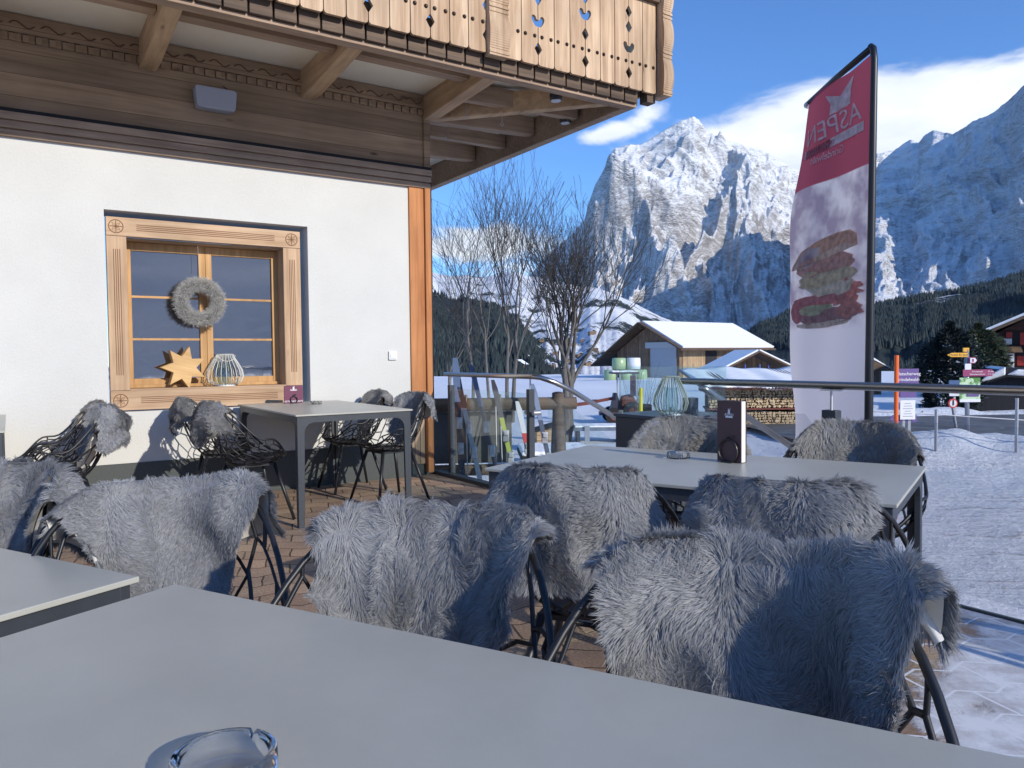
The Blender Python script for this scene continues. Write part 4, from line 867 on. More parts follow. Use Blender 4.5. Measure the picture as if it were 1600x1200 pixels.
def ground_mat():
    m = bpy.data.materials.new('snowy_ground'); m.use_nodes = True; t = m.node_tree; p = t.nodes['Principled BSDF']; p.inputs['Roughness'].default_value = .8; p.inputs['Specular IOR Level'].default_value = .25
    tcn = N(t, 'ShaderNodeTexCoord'); mp_ = N(t, 'ShaderNodeMapping'); mp_.inputs['Rotation'].default_value = (0, 0, HEAD+.10); L(t, tcn.outputs['Object'], mp_.inputs[0])
    ms = N(t, 'ShaderNodeMapping'); ms.inputs['Scale'].default_value = (.12, 1.9, 1); L(t, mp_.outputs[0], ms.inputs[0])
    tr = N(t, 'ShaderNodeTexNoise'); tr.inputs['Scale'].default_value = 2.6; tr.inputs['Detail'].default_value = 9; tr.inputs['Roughness'].default_value = .7; L(t, ms.outputs[0], tr.inputs[0])
    fi = N(t, 'ShaderNodeTexNoise'); fi.inputs['Scale'].default_value = 9; fi.inputs['Detail'].default_value = 9; fi.inputs['Roughness'].default_value = .72; L(t, tcn.outputs['Object'], fi.inputs[0])
    # the driven yard: forward 5..12 m, right of 1 m ; trodden snow with grit
    sx = N(t, 'ShaderNodeSeparateXYZ'); off = N(t, 'ShaderNodeMapping', vector_type='POINT'); off.inputs['Location'].default_value = (-(CAM[0]*cos(HEAD)-CAM[1]*sin(HEAD)), -(CAM[0]*sin(HEAD)+CAM[1]*cos(HEAD)), 0); off.inputs['Rotation'].default_value = (0, 0, HEAD); L(t, tcn.outputs['Object'], off.inputs[0]); L(t, off.outputs[0], sx.inputs[0])
    yd = N(t, 'ShaderNodeMapRange', interpolation_type='SMOOTHSTEP'); yd.inputs[1].default_value = 11.6; yd.inputs[2].default_value = 12.4; yd.inputs[3].default_value = 1; yd.inputs[4].default_value = 0; L(t, sx.outputs[1], yd.inputs[0])
    yr = N(t, 'ShaderNodeMapRange', interpolation_type='SMOOTHSTEP'); yr.inputs[1].default_value = 2.5; yr.inputs[2].default_value = 4.5; L(t, sx.outputs[0], yr.inputs[0])
    ym = N(t, 'ShaderNodeMath', operation='MULTIPLY'); L(t, yd.outputs[0], ym.inputs[0]); L(t, yr.outputs[0], ym.inputs[1])
    ds = N(t, 'ShaderNodeMath', operation='MULTIPLY_ADD'); L(t, fi.outputs[0], ds.inputs[0]); ds.inputs[1].default_value = .8; L(t, tr.outputs[0], ds.inputs[2])
    dr = N(t, 'ShaderNodeMapRange'); dr.inputs[1].default_value = .95; dr.inputs[2].default_value = 1.12; dr.inputs[3].default_value = 0; dr.inputs[4].default_value = .7; L(t, ds.outputs[0], dr.inputs[0])
    dm = N(t, 'ShaderNodeMath', operation='MULTIPLY'); L(t, dr.outputs[0], dm.inputs[0]); L(t, ym.outputs[0], dm.inputs[1])
    bs = N(t, 'ShaderNodeMixRGB'); L(t, ym.outputs[0], bs.inputs[0]); bs.inputs[1].default_value = (.82, .85, .90, 1); bs.inputs[2].default_value = (.84, .85, .87, 1)
    mx = N(t, 'ShaderNodeMixRGB'); L(t, dm.outputs[0], mx.inputs[0]); L(t, bs.outputs[0], mx.inputs[1]); mx.inputs[2].default_value = (.24, .21, .19, 1); L(t, mx.outputs[0], p.inputs['Base Color'])
    bn = N(t, 'ShaderNodeBump'); bn.inputs['Strength'].default_value = 1; bn.inputs['Distance'].default_value = .09; L(t, ds.outputs[0], bn.inputs['Height']); L(t, bn.outputs[0], p.inputs['Normal'])
    return m
rr = np.concatenate([np.linspace(.5, 30, 150), np.geomspace(30.4, 8400, 130)]); aa = np.radians(np.linspace(-75, 75, 361)) 
RRr, AA = np.meshgrid(rr, aa, indexing='ij'); rx_, fx_ = RRr*np.sin(AA), RRr*np.cos(AA); gx = CAM[0]+cos(HEAD)*rx_+sin(HEAD)*fx_; gy_ = CAM[1]-sin(HEAD)*rx_+cos(HEAD)*fx_
gz = ground_z(gx, gy_); V = np.stack([gx, gy_, gz], -1).reshape(-1, 3); n1_ = len(aa); idx = (np.arange(len(rr)-1)[:, None]*n1_+np.arange(n1_-1)[None, :]).ravel()
tag(npmesh('ground', V, np.stack([idx, idx+1, idx+n1_+1, idx+n1_], -1), ground_mat(), smooth=True), kind='structure')
# snowy slopes across the valley behind the viewer, as the window panes mirror them
def back_hill():
    n, k = 161, 41; V = []
    for j in range(k):
        t = j/(k-1)
        for i in range(n):
            a = R_(172 + 196*i/(n-1)); d = 260 + 1900*t
            x, y = CAM[0]+d*cos(a), CAM[1]+d*sin(a); V.append((x, y, 0, t))
    V = np.array(V); X, Y, T = V[:, 0], V[:, 1], V[:, 3]
    Z = -40 + 360*np.minimum(T/.8, 1)**1.3*(.75+.5*fbm(X*.0012, Y*.0012, 4)) + 60*(fbm(X*.004, Y*.004, 5)-.5)*T - 120*np.clip((T-.8)/.2, 0, 1)
    idx = (np.arange(k-1)[:, None]*n+np.arange(n-1)[None, :]).ravel()
    tag(npmesh('hills', np.stack([X, Y, Z], -1), np.stack([idx, idx+1, idx+n+1, idx+n], -1), m_for2b, smooth=True), kind='structure')
m_for2b = forest_mat('snow_slope_and_woods', .56, .8)
back_hill()
# the unseen rest of the ground behind the viewer
tag(MB().grid(lambda u, v: tuple(fromcam(-60+120*u, -50+50.0*v, -.62)), 2, 2).build('ground', m_snow), kind='structure')
def gz_at(right, fwd):
    p = fromcam(right, fwd); return float(ground_z(np.array(p.x), np.array(p.y)))
def onground(px, D, dz=0.0):
    r = (px-800)/1191*D; return fromcam(r, D, gz_at(r, D)+dz)
# road beyond the bank
b = MB(); n = 60; vs = []
for i in range(n+1):
    r = 5.5+i*.9; f0_, f1_ = 14.6+.05*r, 20.2+.05*r
    for f_ in (f0_, f1_): vs.append(tuple(fromcam(r, f_, -.60 - .009*max(0, f_-12)+.12)))
b.add(vs, [(2*i, 2*i+1, 2*i+3, 2*i+2) for i in range(n)])
tag(b.build('road', mat('cold_asphalt', (.075, .078, .085), .75, var=.35, vscale=1.5, bump=.3, col2=(.16, .17, .18))), kind='structure')
# house_haze: the air of the valley
m_air = bpy.data.materials.new('mountain_air'); m_air.use_nodes = True; t_ = m_air.node_tree; t_.nodes.clear(); o_ = N(t_, 'ShaderNodeOutputMaterial'); v_ = N(t_, 'ShaderNodeVolumePrincipled')
v_.inputs['Color'].default_value = (.62, .78, 1.0, 1); v_.inputs['Density'].default_value = .000013; v_.inputs['Anisotropy'].default_value = .2; L(t_, v_.outputs[0], o_.inputs['Volume'])
HAZE = True
if HAZE:
    tag(MB().span((-6500, -3600, -340), (13500, 13500, 2950)).build('haze', m_air), kind='stuff', label='thin blue air between the terrace and the mountains', cat='haze')
# ------------------------------------------------------------------ small things on the tables and the window sill
m_cut = bpy.data.materials.new('pressed_glass'); m_cut.use_nodes = True
p = m_cut.node_tree.nodes['Principled BSDF']; p.inputs['Transmission Weight'].default_value = 1; p.inputs['Roughness'].default_value = .02; p.inputs['IOR'].default_value = 1.38; p.inputs['Base Color'].default_value = (1, 1, 1, 1)
def ashtray(x, y, z, R, label, name='glass_ashtray'):
    n = 72; H = R*.52; vs = []; rings = []
    def ring(r, zf, notch=0):
        o = []
        for k in range(n):
            a = 2*pi*k/n; d = 0
            for q in range(3):
                da = abs((a-.7-q*2*pi/3+pi) % (2*pi)-pi); d = max(d, 1-min(1, (da/.085)**4)) if da < .13 else d
            o.append((r*cos(a), r*sin(a), zf - notch*d))
        return o
    nd = R*.17
    prof = [ring(R*.80, 0), ring(R*.95, H*.04), ring(R, H*.30), ring(R*.985, H*.93, nd), ring(R*.95, H, nd), ring(R*.88, H, nd), ring(R*.84, H*.93, nd), ring(R*.78, H*.30), ring(R*.70, H*.22), ring(0.001, H*.20)]
    vs = [v for r_ in prof for v in r_]; fs = [(i*n+k, i*n+(k+1) % n, (i+1)*n+(k+1) % n, (i+1)*n+k) for i in range(len(prof)-1) for k in range(n)] + [tuple(range(n))[::-1]]
    o = MB().add(vs, fs).build(name, m_cut, smooth=True); o.location = (x, y, z+.0008); tag(o, label, 'ashtray'); return o
ashtray(-3.097, -5.995, .74, .053, 'large clear glass ashtray in front on the nearest table')
ashtray(-.852, -4.441, .72, .050, 'clear glass ashtray beside the closed menu on the right table')
ashtray(-1.125, -.55, .785, .050, 'clear glass ashtray on the table under the window')
m_purple = mat('aubergine_card', (.13, .022, .062), .45, var=.05)
m_brown = mat('dark_plum_card', (.075, .028, .034), .45, var=.05)
m_page = mat('paper_pages', (.72, .70, .66), .8)
m_ink = mat('white_print', (.80, .78, .78), .6)
def text(body, size, m, parent, loc, rot, name='lettering', align='CENTER', ext=.0004, font_scale_x=1.0, shear=0.0):
    cu_ = bpy.data.curves.new(name, 'FONT'); cu_.body = body; cu_.size = size; cu_.align_x = align; cu_.align_y = 'CENTER'; cu_.extrude = ext; cu_.shear = shear; cu_.resolution_u = 3
    o = bpy.data.objects.new(name+'_tmp', cu_); COL.objects.link(o); bpy.context.view_layer.update()
    dg = bpy.context.evaluated_depsgraph_get(); me = bpy.data.meshes.new_from_object(o.evaluated_get(dg)); bpy.data.objects.remove(o)
    me.materials.clear(); me.materials.append(m); q = bpy.data.objects.new(name, me); COL.objects.link(q); q.parent = parent
    q.matrix_basis = Matrix.Translation(loc) @ (rot.to_4x4() if isinstance(rot, Matrix) else Euler(rot).to_matrix().to_4x4()) @ Matrix.Diagonal((font_scale_x, 1, 1, 1)); return q
def logo(mb, s, fn): # two pointed ears over a block, as on the menus
    mb.prism([(-.22, 0), (.22, 0), (.18, .42), (.30, .95), (.05, .55), (-.12, .85), (-.18, .42)], 0, .0006, lambda p_, q_, h: fn(p_*s, q_*s, h))
def menu(x, y, z, rz, w, h, m, label, txt, thick=.018, ringr=.028):
    r = empty('menu_card', (x, y, z), rz, label, 'menu')
    MB().box((0, 0, h/2+.002), (w, .004, h)).build('cover', m, r); MB().box((.0, .004+thick*.5, h/2+.002), (w*.97, thick*.9, h*.985)).build('pages', m_page, r)
    MB().box((0, .006+thick, h/2+.002), (w, .003, h)).build('cover', m, r)
    b = MB(); logo(b, w*.22, lambda p_, q_, hh: (p_, -.0022-hh, h*.80+q_)); b.span((-w*.15, -.0026, h*.73), (w*.15, -.0021, h*.76)); b.build('emblem', m_ink, r)
    text('ASPEN', w*.13, m_ink, r, (0, -.0024, h*.78), (pi/2, 0, 0), ext=.0002)
    if txt: text(txt, w*.125, m_ink, r, (0, -.0024, h*.12), (pi/2, 0, 0), ext=.0002)
    # round wire holder with a little hook, standing in front
    st = MB().tube([(ringr*cos(a), -.012, ringr+.004+ringr*sin(a)*1.05) for a in np.linspace(0, 2*pi, 28)[:-1]], .0042, 8, closed=True)
    st.tube([(-.010, -.012, 2*ringr+.006), (-.002, -.012, 2*ringr+.016), (.02, -.012, 2*ringr+.020)], .0038, 6)
    st.box((0, .004, .003), (.05, .06, .005)); st.tube([(0, -.012, .006), (0, .03+thick, .006), (0, .03+thick, .05)], .003, 6); st.build('holder', m_black, r, smooth=False)
    return r
menu(-1.235, -.30, .785, R_(-8), .155, .15, m_purple, 'purple square menu card in a wire ring holder on the window table', 'GETRÄNKEKARTE')
menu(-.78, -4.66, .72, R_(-84), .115, .255, m_brown, 'tall dark menu book in a ring holder on the right table', '', thick=.030, ringr=.045)
# wooden star on the sill
def star(x, y, z, r0, th, rz):
    pts = []
    for k in range(14):
        a = pi/2 + k*pi/7 + R_(0); r = r0 if k % 2 == 0 else r0*.52
        pts.append((r*cos(a), r*sin(a)))
    o = MB().prism(pts, -th/2, th/2, lambda p_, q_, h: (p_, h, q_)).build('wooden_star', wood('light_star_wood', (.50, .30, .12), (.68, .45, .21), 'X', 1.0), bevel=.003)
    o.location = (x, y, z); o.rotation_euler = (0, R_(14), rz); return tag(o, 'thick wooden star standing on the window sill left of the wire lantern', 'star ornament')
star(-2.04, .115, .938+.165, .185, .075, R_(4))
def wire_lantern(x, y, z, H, Rm, label, glass=True, m=None, n=22, handle=True):
    m = m or m_wire; r = empty('wire_lantern', (x, y, z), 0, label, 'lantern')
    prof = [(.50, 0), (.88, .12), (1.0, .30), (.93, .50), (.70, .74), (.50, .92), (.46, 1.0)]
    b = MB()
    for k in range(n):
        a = 2*pi*k/n; b.tube([(Rm*p_*cos(a), Rm*p_*sin(a), H*(.02+.98*q_)) for p_, q_ in prof], .0032, 5)
    for p_, q_ in ((.50, 0.02), (.46, 1.0)): b.tube([(Rm*p_*cos(a), Rm*p_*sin(a), H*q_) for a in np.linspace(0, 2*pi, 33)[:-1]], .0036, 5, closed=True)
    b.build('wire_cage', m, r, smooth=True)
    MB().lathe([(Rm*.55, .001), (Rm*.55, .012)], n=32).build('base', m_white, r)
    if handle: MB().tube([(Rm*.46*cos(a), -Rm*.46-.02*sin(a), H*.98-.11*H*2*sin(a)*.9) for a in np.linspace(0, pi, 14)], .003, 5).build('handle', m, r, smooth=True)
    if glass: MB().lathe([(Rm*.38, .013), (Rm*.38, H*.72), (Rm*.365, H*.72), (Rm*.365, .018)], n=32, cap=False).build('glass_cylinder', m_glass, r, smooth=True)
    return r
m_wire = mat('cream_wire', (.60, .60, .54), .4, var=.05)
wire_lantern(-1.70, .13, .938, .275, .155, 'white wire lantern on the window sill beside the wooden star', glass=True)
# wreath of twigs
wr = empty('twig_wreath', (-1.90, .09, 1.66), 0, 'grey twig wreath hanging on a thread in the middle of the window', 'wreath')
def wreath_mesh(R0, rt, n, seed):
    r = np.random.default_rng(seed); a = r.uniform(0, 2*pi, n); b = r.uniform(0, 2*pi, n); rad = rt*np.sqrt(r.uniform(.1, 1, n))
    c = np.stack([np.cos(a)*(R0+rad*np.cos(b)), rad*np.sin(b), np.sin(a)*(R0+rad*np.cos(b))], -1); ct = np.stack([np.cos(a)*R0, 0*a, np.sin(a)*R0], -1)
    tg = np.stack([-np.sin(a), 0*a, np.cos(a)], -1); nr = c-ct; nr /= np.linalg.norm(nr, axis=-1, keepdims=True)+1e-6
    d = tg*r.uniform(-.9, .9, (n, 1)) + nr*r.uniform(.2, .9, (n, 1)) + r.normal(0, .35, (n, 3)); d /= np.linalg.norm(d, axis=-1, keepdims=True); ln = r.uniform(.018, .042, (n, 1))
    e = c+d*ln; w = np.cross(d, r.normal(0, 1, (n, 3))); w /= np.linalg.norm(w, axis=-1, keepdims=True); w *= .0013; w2 = np.cross(d, w)
    V = np.stack([c+w, c-w*.5+w2*.86, c-w*.5-w2*.86, e+w*.5, e-w*.25+w2*.43, e-w*.25-w2*.43], 1).reshape(-1, 3); q = np.arange(n)[:, None]*6
    return V, np.concatenate([q+np.array([[0, 1, 4, 3]]), q+np.array([[1, 2, 5, 4]]), q+np.array([[2, 0, 3, 5]])])
V_, F_ = wreath_mesh(.150, .052, 9000, 4)
npmesh('twigs', V_, F_, mat('grey_twigs', (.50, .49, .46), .8, var=.45, vscale=60), wr)
MB().tube([(.150*cos(a), 0, .150*sin(a)) for a in np.linspace(0, 2*pi, 40)[:-1]], .022, 8, closed=True).build('core', mat('twig_core', (.12, .115, .10), .9), wr)
MB().tube([(0, 0, .17), (0, .03, .485)], .0014, 5).build('thread', mat('linen_thread', (.45, .42, .38), .8), wr)
# ------------------------------------------------------------------ fire column with glass guard and its lantern
bx_, by_ = -.04, -3.60
fc = empty('fire_column', (.21, -3.35, 0), 0, 'anthracite box column with a square glass guard on top behind the right table', 'fire column')
MB().box((0, 0, .39), (.50, .50, .78)).build('housing', mat('anthracite_panel', (.045, .052, .06), .5, var=.06), fc, bevel=.004)
MB().box((0, 0, .791), (.52, .52, .02)).build('top_plate', mat('dark_slate_top', (.06, .075, .10), .3), fc, bevel=.002)
for sx, sy, w, d in ((0, -.235, .46, .006), (-.235, 0, .006, .46), (0, .235, .46, .006), (.235, 0, .006, .46)): MB().box((sx, sy, .80+.15), (w, d, .295)).build('glass_guard', m_glass, fc)
for sx in (-1, 1): 
    for sy in (-1, 1): MB().box((sx*.225, sy*.225, .81), (.02, .02, .02)).build('clip', m_alu, fc)
wire_lantern(.10, -3.45, .802, .235, .105, 'olive wire lantern with glass cylinder inside the glass guard of the fire column', m=mat('olive_wire', (.30, .31, .25), .4), n=18, handle=False)
cn = MB().box((0, 0, .05), (.07, .07, .1)).build('candle_box', m_tableleg, None, bevel=.003); cn.location = (.27, -3.45, .802); tag(cn, 'small dark square candle box beside the olive wire lantern', 'candle holder')

# ------------------------------------------------------------------ bare trees
m_bark = mat('grey_bark', (.115, .108, .10), .9, var=.4, vscale=14, bump=.8, bscale=25, stretch=(1, 1, .25), bdist=.02)
m_twig = mat('dark_twig_bark', (.050, .045, .042), .9, var=.3, vscale=8)
def tree(px, D, H, seed, label, stems=1, lean=0.0, r0=.13, spread=.42, upper=.35, twig=1.0):
    rnd = random.Random(seed); base = onground(px, D, -.05); root = empty('bare_tree', base, 0, label, 'tree', 'bare leafless trees beside the terrace')
    tr, tw = MB(), MB()
    def grow(p, d, ln, r, depth):
        n = 4 if depth < 3 else 3; pts = [Vector(p)]; rs = [r]; q = Vector(p); dd = Vector(d).normalized()
        kids = []
        for i in range(n):
            dd = (dd + Vector((rnd.gauss(0, .09), rnd.gauss(0, .09), rnd.gauss(.045, .05)))*(1+.25*depth)).normalized()
            q = q + dd*ln/n; f = (i+1)/n; rr_ = r*(1-.42*f) if depth < 4 else r*(1-.65*f); pts.append(q.copy()); rs.append(max(rr_, .0042)); kids.append((q.copy(), dd.copy(), rr_))
        (tr if depth < 2 else tw).tube(pts, rs, 8 if depth < 2 else (5 if depth < 4 else 3), cap=False)
        if depth >= 6 or r < .0035: return
        m = {0: 5, 1: 5, 2: 4, 3: 4, 4: 3, 5: 2}[depth]
        for k in range(m):
            if k == 0: pp, dk, rk = kids[-1]; a = rnd.uniform(.05, .2)
            else: pp, dk, rk = kids[rnd.randint(max(0, n-3) if depth else n-2, n-1)]; a = rnd.uniform(.3, .75)*spread/.42
            ax = Vector((rnd.gauss(0, 1), rnd.gauss(0, 1), rnd.gauss(0, .3))).normalized(); nd = (Matrix.Rotation(a, 3, dk.orthogonal().cross(ax) if False else ax) @ dk); nd.z = abs(nd.z)*.8 + upper*.5; nd.normalize()
            grow(pp, nd, ln*rnd.uniform(.62, .86), rk*(.80 if k == 0 else rnd.uniform(.45, .65)), depth+1)
    for s in range(stems):
        a = s*2*pi/max(1, stems)+rnd.uniform(0, 1); o = Vector((cos(a), sin(a), 0))*(.14 if stems > 1 else 0)
        grow(o, Vector((cos(a)*.10*(stems > 1)+lean, sin(a)*.10*(stems > 1), 1)), H*.30, r0*rnd.uniform(.85, 1.05), 0)
    tr.build('trunk', m_bark, root, smooth=True, fix=False); tw.build('twigs', m_twig, root, smooth=True, fix=False)
    return root
tree(881, 16.0, 5.4, 5, 'double stemmed bare tree in front of the barn, rising beyond the steps rail', stems=2, r0=.10, spread=.38, upper=.75)
tree(796, 21.0, 7.9, 12, 'tallest bare birch above the ski rack, nearest the double stemmed tree', stems=2, r0=.07, spread=.36, upper=.7)
tree(741, 23.0, 8.4, 28, 'slender leaning bare tree left of the tallest birch', stems=1, lean=-.05, r0=.07, spread=.5)
tree(766, 26.0, 8.2, 31, 'thin bare tree standing farther back between the two taller ones', stems=1, lean=.04, r0=.07, spread=.46)
tree(706, 24.0, 5.4, 47, 'low bare tree next to the chalet corner', stems=1, lean=.03, r0=.06, spread=.55)
def shrub(px, D, h, seed, label):
    rnd = random.Random(seed); base = onground(px, D, -.02); b = MB()
    for k in range(16):
        a = rnd.uniform(0, 2*pi); t = rnd.uniform(.05, .28); pts = [Vector((0, 0, 0))]; d = Vector((cos(a)*t, sin(a)*t, 1)).normalized(); q = Vector((cos(a)*.05, sin(a)*.05, 0))
        for i in range(5): q = q + d*h*rnd.uniform(.7, 1)/5; d = (d+Vector((rnd.gauss(0, .1), rnd.gauss(0, .1), .05))).normalized(); pts.append(q.copy())
        b.tube(pts, [.008, .007, .006, .004, .003, .002], 4)
    o = b.build('bare_shrub', m_twig, None, fix=False); o.location = base; return tag(o, label, 'shrub')
shrub(996, 13.0, 1.9, 4, 'thin bare shrub rising behind the yellow stake')
# ------------------------------------------------------------------ ski rack behind the glass
m_log = wood('debarked_log', (.07, .055, .042), (.15, .12, .095), 'X', .5, knots=.4)
rk = empty('ski_rack', (1.45, .95, -.60), R_(-28), 'log ski rack leaning with skis beside the chalet corner', 'ski rack')
MB().tube([(-1.15, 0, 1.20), (1.10, 0, 1.20)], [.085, .075], 12).build('top_log', m_log, rk, smooth=True)
MB().tube([(-1.15, .0, .42), (1.0, .0, .42)], [.07, .065], 12).build('lower_log', m_log, rk, smooth=True)
for sx in (-1.0, .88):
    for sy in (-1, 1): MB().tube([(sx+.02*sy, sy*.42, 0), (sx, -sy*.06, 1.32)], [.085, .065], 10).build('leg', m_log, rk, smooth=True)
MB().box((-.25, .10, .80), (1.15, .02, .62)).build('board', mat('grey_reflection_panel', (.085, .09, .09), .7, var=.15), rk)  # added panel, its grey stands in for a patch reflected in the railing glass
def on_rack(x, y, z): return rk.matrix_basis @ Vector((x, y, z))
rk.matrix_basis = Matrix.Translation(rk.location) @ Matrix.Rotation(R_(-28), 4, 'Z')
SK = 'skis leaning on the log rack'
def ski(x, col, col2, label, ln=1.68, lean=.26, w=.078, tilt=0.0):
    root = empty('ski_pair', on_rack(x, -.62, .0), R_(-28), label, 'skis', SK); mats = [mat('ski_top', col, .45), mat('ski_tip', col2, .5)]
    for k, dx in enumerate((-.0, .022)):
        b = MB(); pts = [(lean*.36*t + 0, t) for t in np.linspace(0, 1, 15)]
        vs = []
        for i, t in enumerate(np.linspace(0, 1, 15)):
            ww = w*(.36+.13*(abs(t-.5)*2)**2) * (1 if .03 < t < .97 else .55); zz = t*ln; yy = lean*t*ln*.9 + (.05*max(0, (t-.90)/.10)**2) - dx
            xx = tilt*t*ln
            for s in (-1, 1): vs += [(xx+s*ww, yy, zz)]
            for s in (-1, 1): vs += [(xx+s*ww, yy+.012, zz)]
        fs = []
        for i in range(14):
            a = i*4; c = a+4; fs += [(a, a+1, c+1, c), (a+3, a+2, c+2, c+3), (a+1, a+3, c+3, c+1), (a+2, a, c, c+2)]
        fs += [(0, 2, 3, 1), (56, 57, 59, 58)]
        b.add(vs, fs); b.mi = [0 if i < 40 or i >= 56 else 1 for i in range(len(fs))]
        b.build('ski', mats, root)
    for zf in (.42, .58):
        b = MB(); b.box((tilt*ln*zf, lean*ln*zf*.9-.05, ln*zf), (.07, .05, .13)); b.box((tilt*ln*zf, lean*ln*zf*.9-.075, ln*zf+.03), (.05, .04, .05)); b.build('binding', m_bind, root, bevel=.008)
    return root
m_bind = mat('ski_binding', (.45, .46, .48), .35, metal=.3, var=.4, vscale=9)
for x_, c_, t_, ln_, ti_, w_, lb_ in (
    (-.80, (.03, .035, .05), (.55, .57, .58), 1.66, -.16, .078, 'black skis with pale tips, outermost on the rack beside the chalet post'),
    (-.55, (.10, .11, .12), (.30, .31, .32), 1.52, -.24, .070, 'grey skis second from the chalet post on the rack'),
    (-.28, (.02, .025, .035), (.70, .70, .70), 1.76, -.04, .095, 'broad black skis with white rounded tips, standing highest on the rack'),
    (-.02, (.40, .41, .40), (.03, .03, .04), 1.66, -.20, .072, 'white skis with dark tips in the middle of the rack'),
    (.20, (.03, .03, .05), (.10, .12, .20), 1.68, -.22, .066, 'slim dark skis right of the white ones on the rack'),
    (.38, (.30, .36, .05), (.04, .04, .05), 1.50, -.20, .070, 'skis with yellow green tops in the right half of the rack'),
    (.58, (.50, .05, .05), (.60, .60, .62), 1.25, -.18, .072, 'red skis leaning low at the right of the rack'),
    (.80, (.04, .06, .10), (.15, .20, .30), 1.45, -.18, .070, 'dark blue skis at the right end of the rack against the crossed logs')):
    ski(x_, c_, t_, lb_, ln=ln_, tilt=ti_, w=w_)
for i, (x, lb) in enumerate(((-.86, 'thin ski poles with a red grip at the left of the rack'), (-.30, 'pair of straight silver ski poles in the middle of the rack'), (.10, 'dark ski poles between the white skis and the slim dark skis'))):
    r = empty('ski_poles', on_rack(x, -.50, 0), R_(-28), lb, 'ski poles', 'ski poles on the rack')
    for k in (0, 1):
        MB().tube([(k*.07, -.04*k, .0), (k*.05+.02, .40, 1.22)], .0075, 6).build('shaft', m_alu, r); MB().tube([(k*.05+.018, .385, 1.18), (k*.05+.022, .43, 1.32)], .017, 8).build('grip', mat('red_grip', (.55, .03, .03), .5) if i == 0 else m_black, r); MB().lathe([(.03, 0), (.034, .006)], (k*.07+.001, -.04*k+.02, .07), 10).build('basket', m_black, r)

# ------------------------------------------------------------------ yard at the left: tree guards, sledges, crane
def place(name, px, D, rz, label, cat, dz=0.0, group=None): return empty(name, onground(px, D, dz), rz, label, cat, group)
CA = -HEAD   # an object turned to face the viewer
cr_ = place('wooden_crate', 853, 14.5, CA+.12, 'open light wooden crate lined with dark foil beside the double stemmed tree', 'crate')
MB().prism([(-.22, 0), (.22, 0), (.22, .48), (-.22, .36)], -.25, .25, lambda p_, q_, h: (p_, h, q_)).build('box', wood('crate_wood', (.30, .21, .12), (.46, .34, .20), 'X', 2, board=('Z', .1)), cr_)
MB().prism([(-.24, .362), (.24, .482), (.24, .52), (-.24, .40)], -.27, .27, lambda p_, q_, h: (p_, h, q_)).build('rim', m_dark, cr_)
sl_ = place('flat_trailer', 874, 12.2, CA+.05, 'low snow covered trailer bed with a red tail board before the double stemmed tree', 'trailer')
MB().box((-.05, 0, .20), (1.2, 1.3, .08)).build('bed', m_dark, sl_); MB().box((-.10, 0, .275), (1.1, 1.25, .07)).build('snow_load', m_snow, sl_, bevel=.03); MB().box((.37, -.66, .20), (.42, .03, .10)).build('tail_board', mat('faded_red_paint', (.35, .02, .025), .5, var=.2), sl_)
for sx in (-.4, .4): MB().tube([(sx, -.5, .12), (sx, -.42, .12)], .12, 16).build('wheel', m_dark, sl_)
dk = place('steel_sledge', 935, 16.0, CA, 'grey steel platform sledge dusted with snow beside the crane', 'sledge')
MB().box((0, 0, .30), (1.10, .7, .07)).build('platform', mat('grey_blue_steel', (.16, .20, .25), .4, metal=.4, var=.2), dk); MB().box((0, 0, .35), (1.04, .65, .03)).build('snow_cover', m_snow, dk, bevel=.01)
for sx in (-.45, .45): MB().box((sx, 0, .13), (.06, .7, .27)).build('runner', m_tableleg, dk)
MB().box((-.28, -.37, .2), (.10, .05, .34)).build('bracket', m_alu, dk)
ld = place('timber_crane', 962, 20.5, CA, 'small red tractor with a long rusty crane arm stretched to the left', 'tractor')
m_rust = mat('rusty_red_steel', (.15, .035, .025), .6, var=.4, vscale=9); m_dkst = mat('dark_blue_steel', (.03, .035, .06), .5, var=.3)
b = MB(); b.bar((-1.18, 0, .50), (-.68, 0, .56), .10, .09); b.bar((-.66, 0, .57), (-.06, 0, .68), .08, .08); b.build('crane_arm', m_rust, ld)
MB().tube([(-.72, -.03, .60), (-.62, -.03, .64), (-.50, -.03, .64)], .012, 6).build('hydraulic_hose', m_black, ld)
b = MB(); b.prism([(-.22, .25), (.16, .25), (.10, .55), (.02, .82), (-.06, .82), (-.12, .5)], -.15, .15, lambda p_, q_, h: (p_, h, q_)); b.box((-.3, 0, .28), (.3, .2, .1)); b.build('crane_base', m_dkst, ld)
b = MB(); b.prism([(.12, .40), (.48, .40), (.52, .60), (.42, .78), (.14, .72)], -.25, .25, lambda p_, q_, h: (p_, h, q_)); b.build('hood', m_rust, ld, bevel=.02)
b = MB()
for x in (.08, .50): b.box((x, -.28, 1.02), (.03, .03, .62)); b.box((x, .28, 1.02), (.03, .03, .62))
b.build('cab_frame', m_alu, ld); MB().box((.22, 0, 1.36), (.74, .66, .05)).build('cab_roof', m_dkst, ld, bevel=.02); MB().box((.22, 0, 1.40), (.70, .62, .04)).build('snow_cover', m_snow, ld, bevel=.02)
MB().box((.42, -.29, 1.02), (.15, .012, .55)).build('side_window', mat('dim_plum_glass', (.07, .05, .08), .1), ld)
for x, rr_ in ((-.1, .22), (.42, .30)):
    for sy in (-1, 1):
        w_ = MB().tube([(x, sy*.30, rr_), (x, sy*.44, rr_)], rr_, 18).build('wheel', m_dark, ld); MB().tube([(x, sy*.445, rr_), (x, sy*.45, rr_)], rr_*.5, 14).build('rim', m_rust, w_)
b = MB(); b.box((.78, 0, .42), (.34, .3, .18)); b.bar((.6, 0, .5), (.95, 0, .38), .1, .1); b.build('rear_weight', m_rust, ld, bevel=.02)
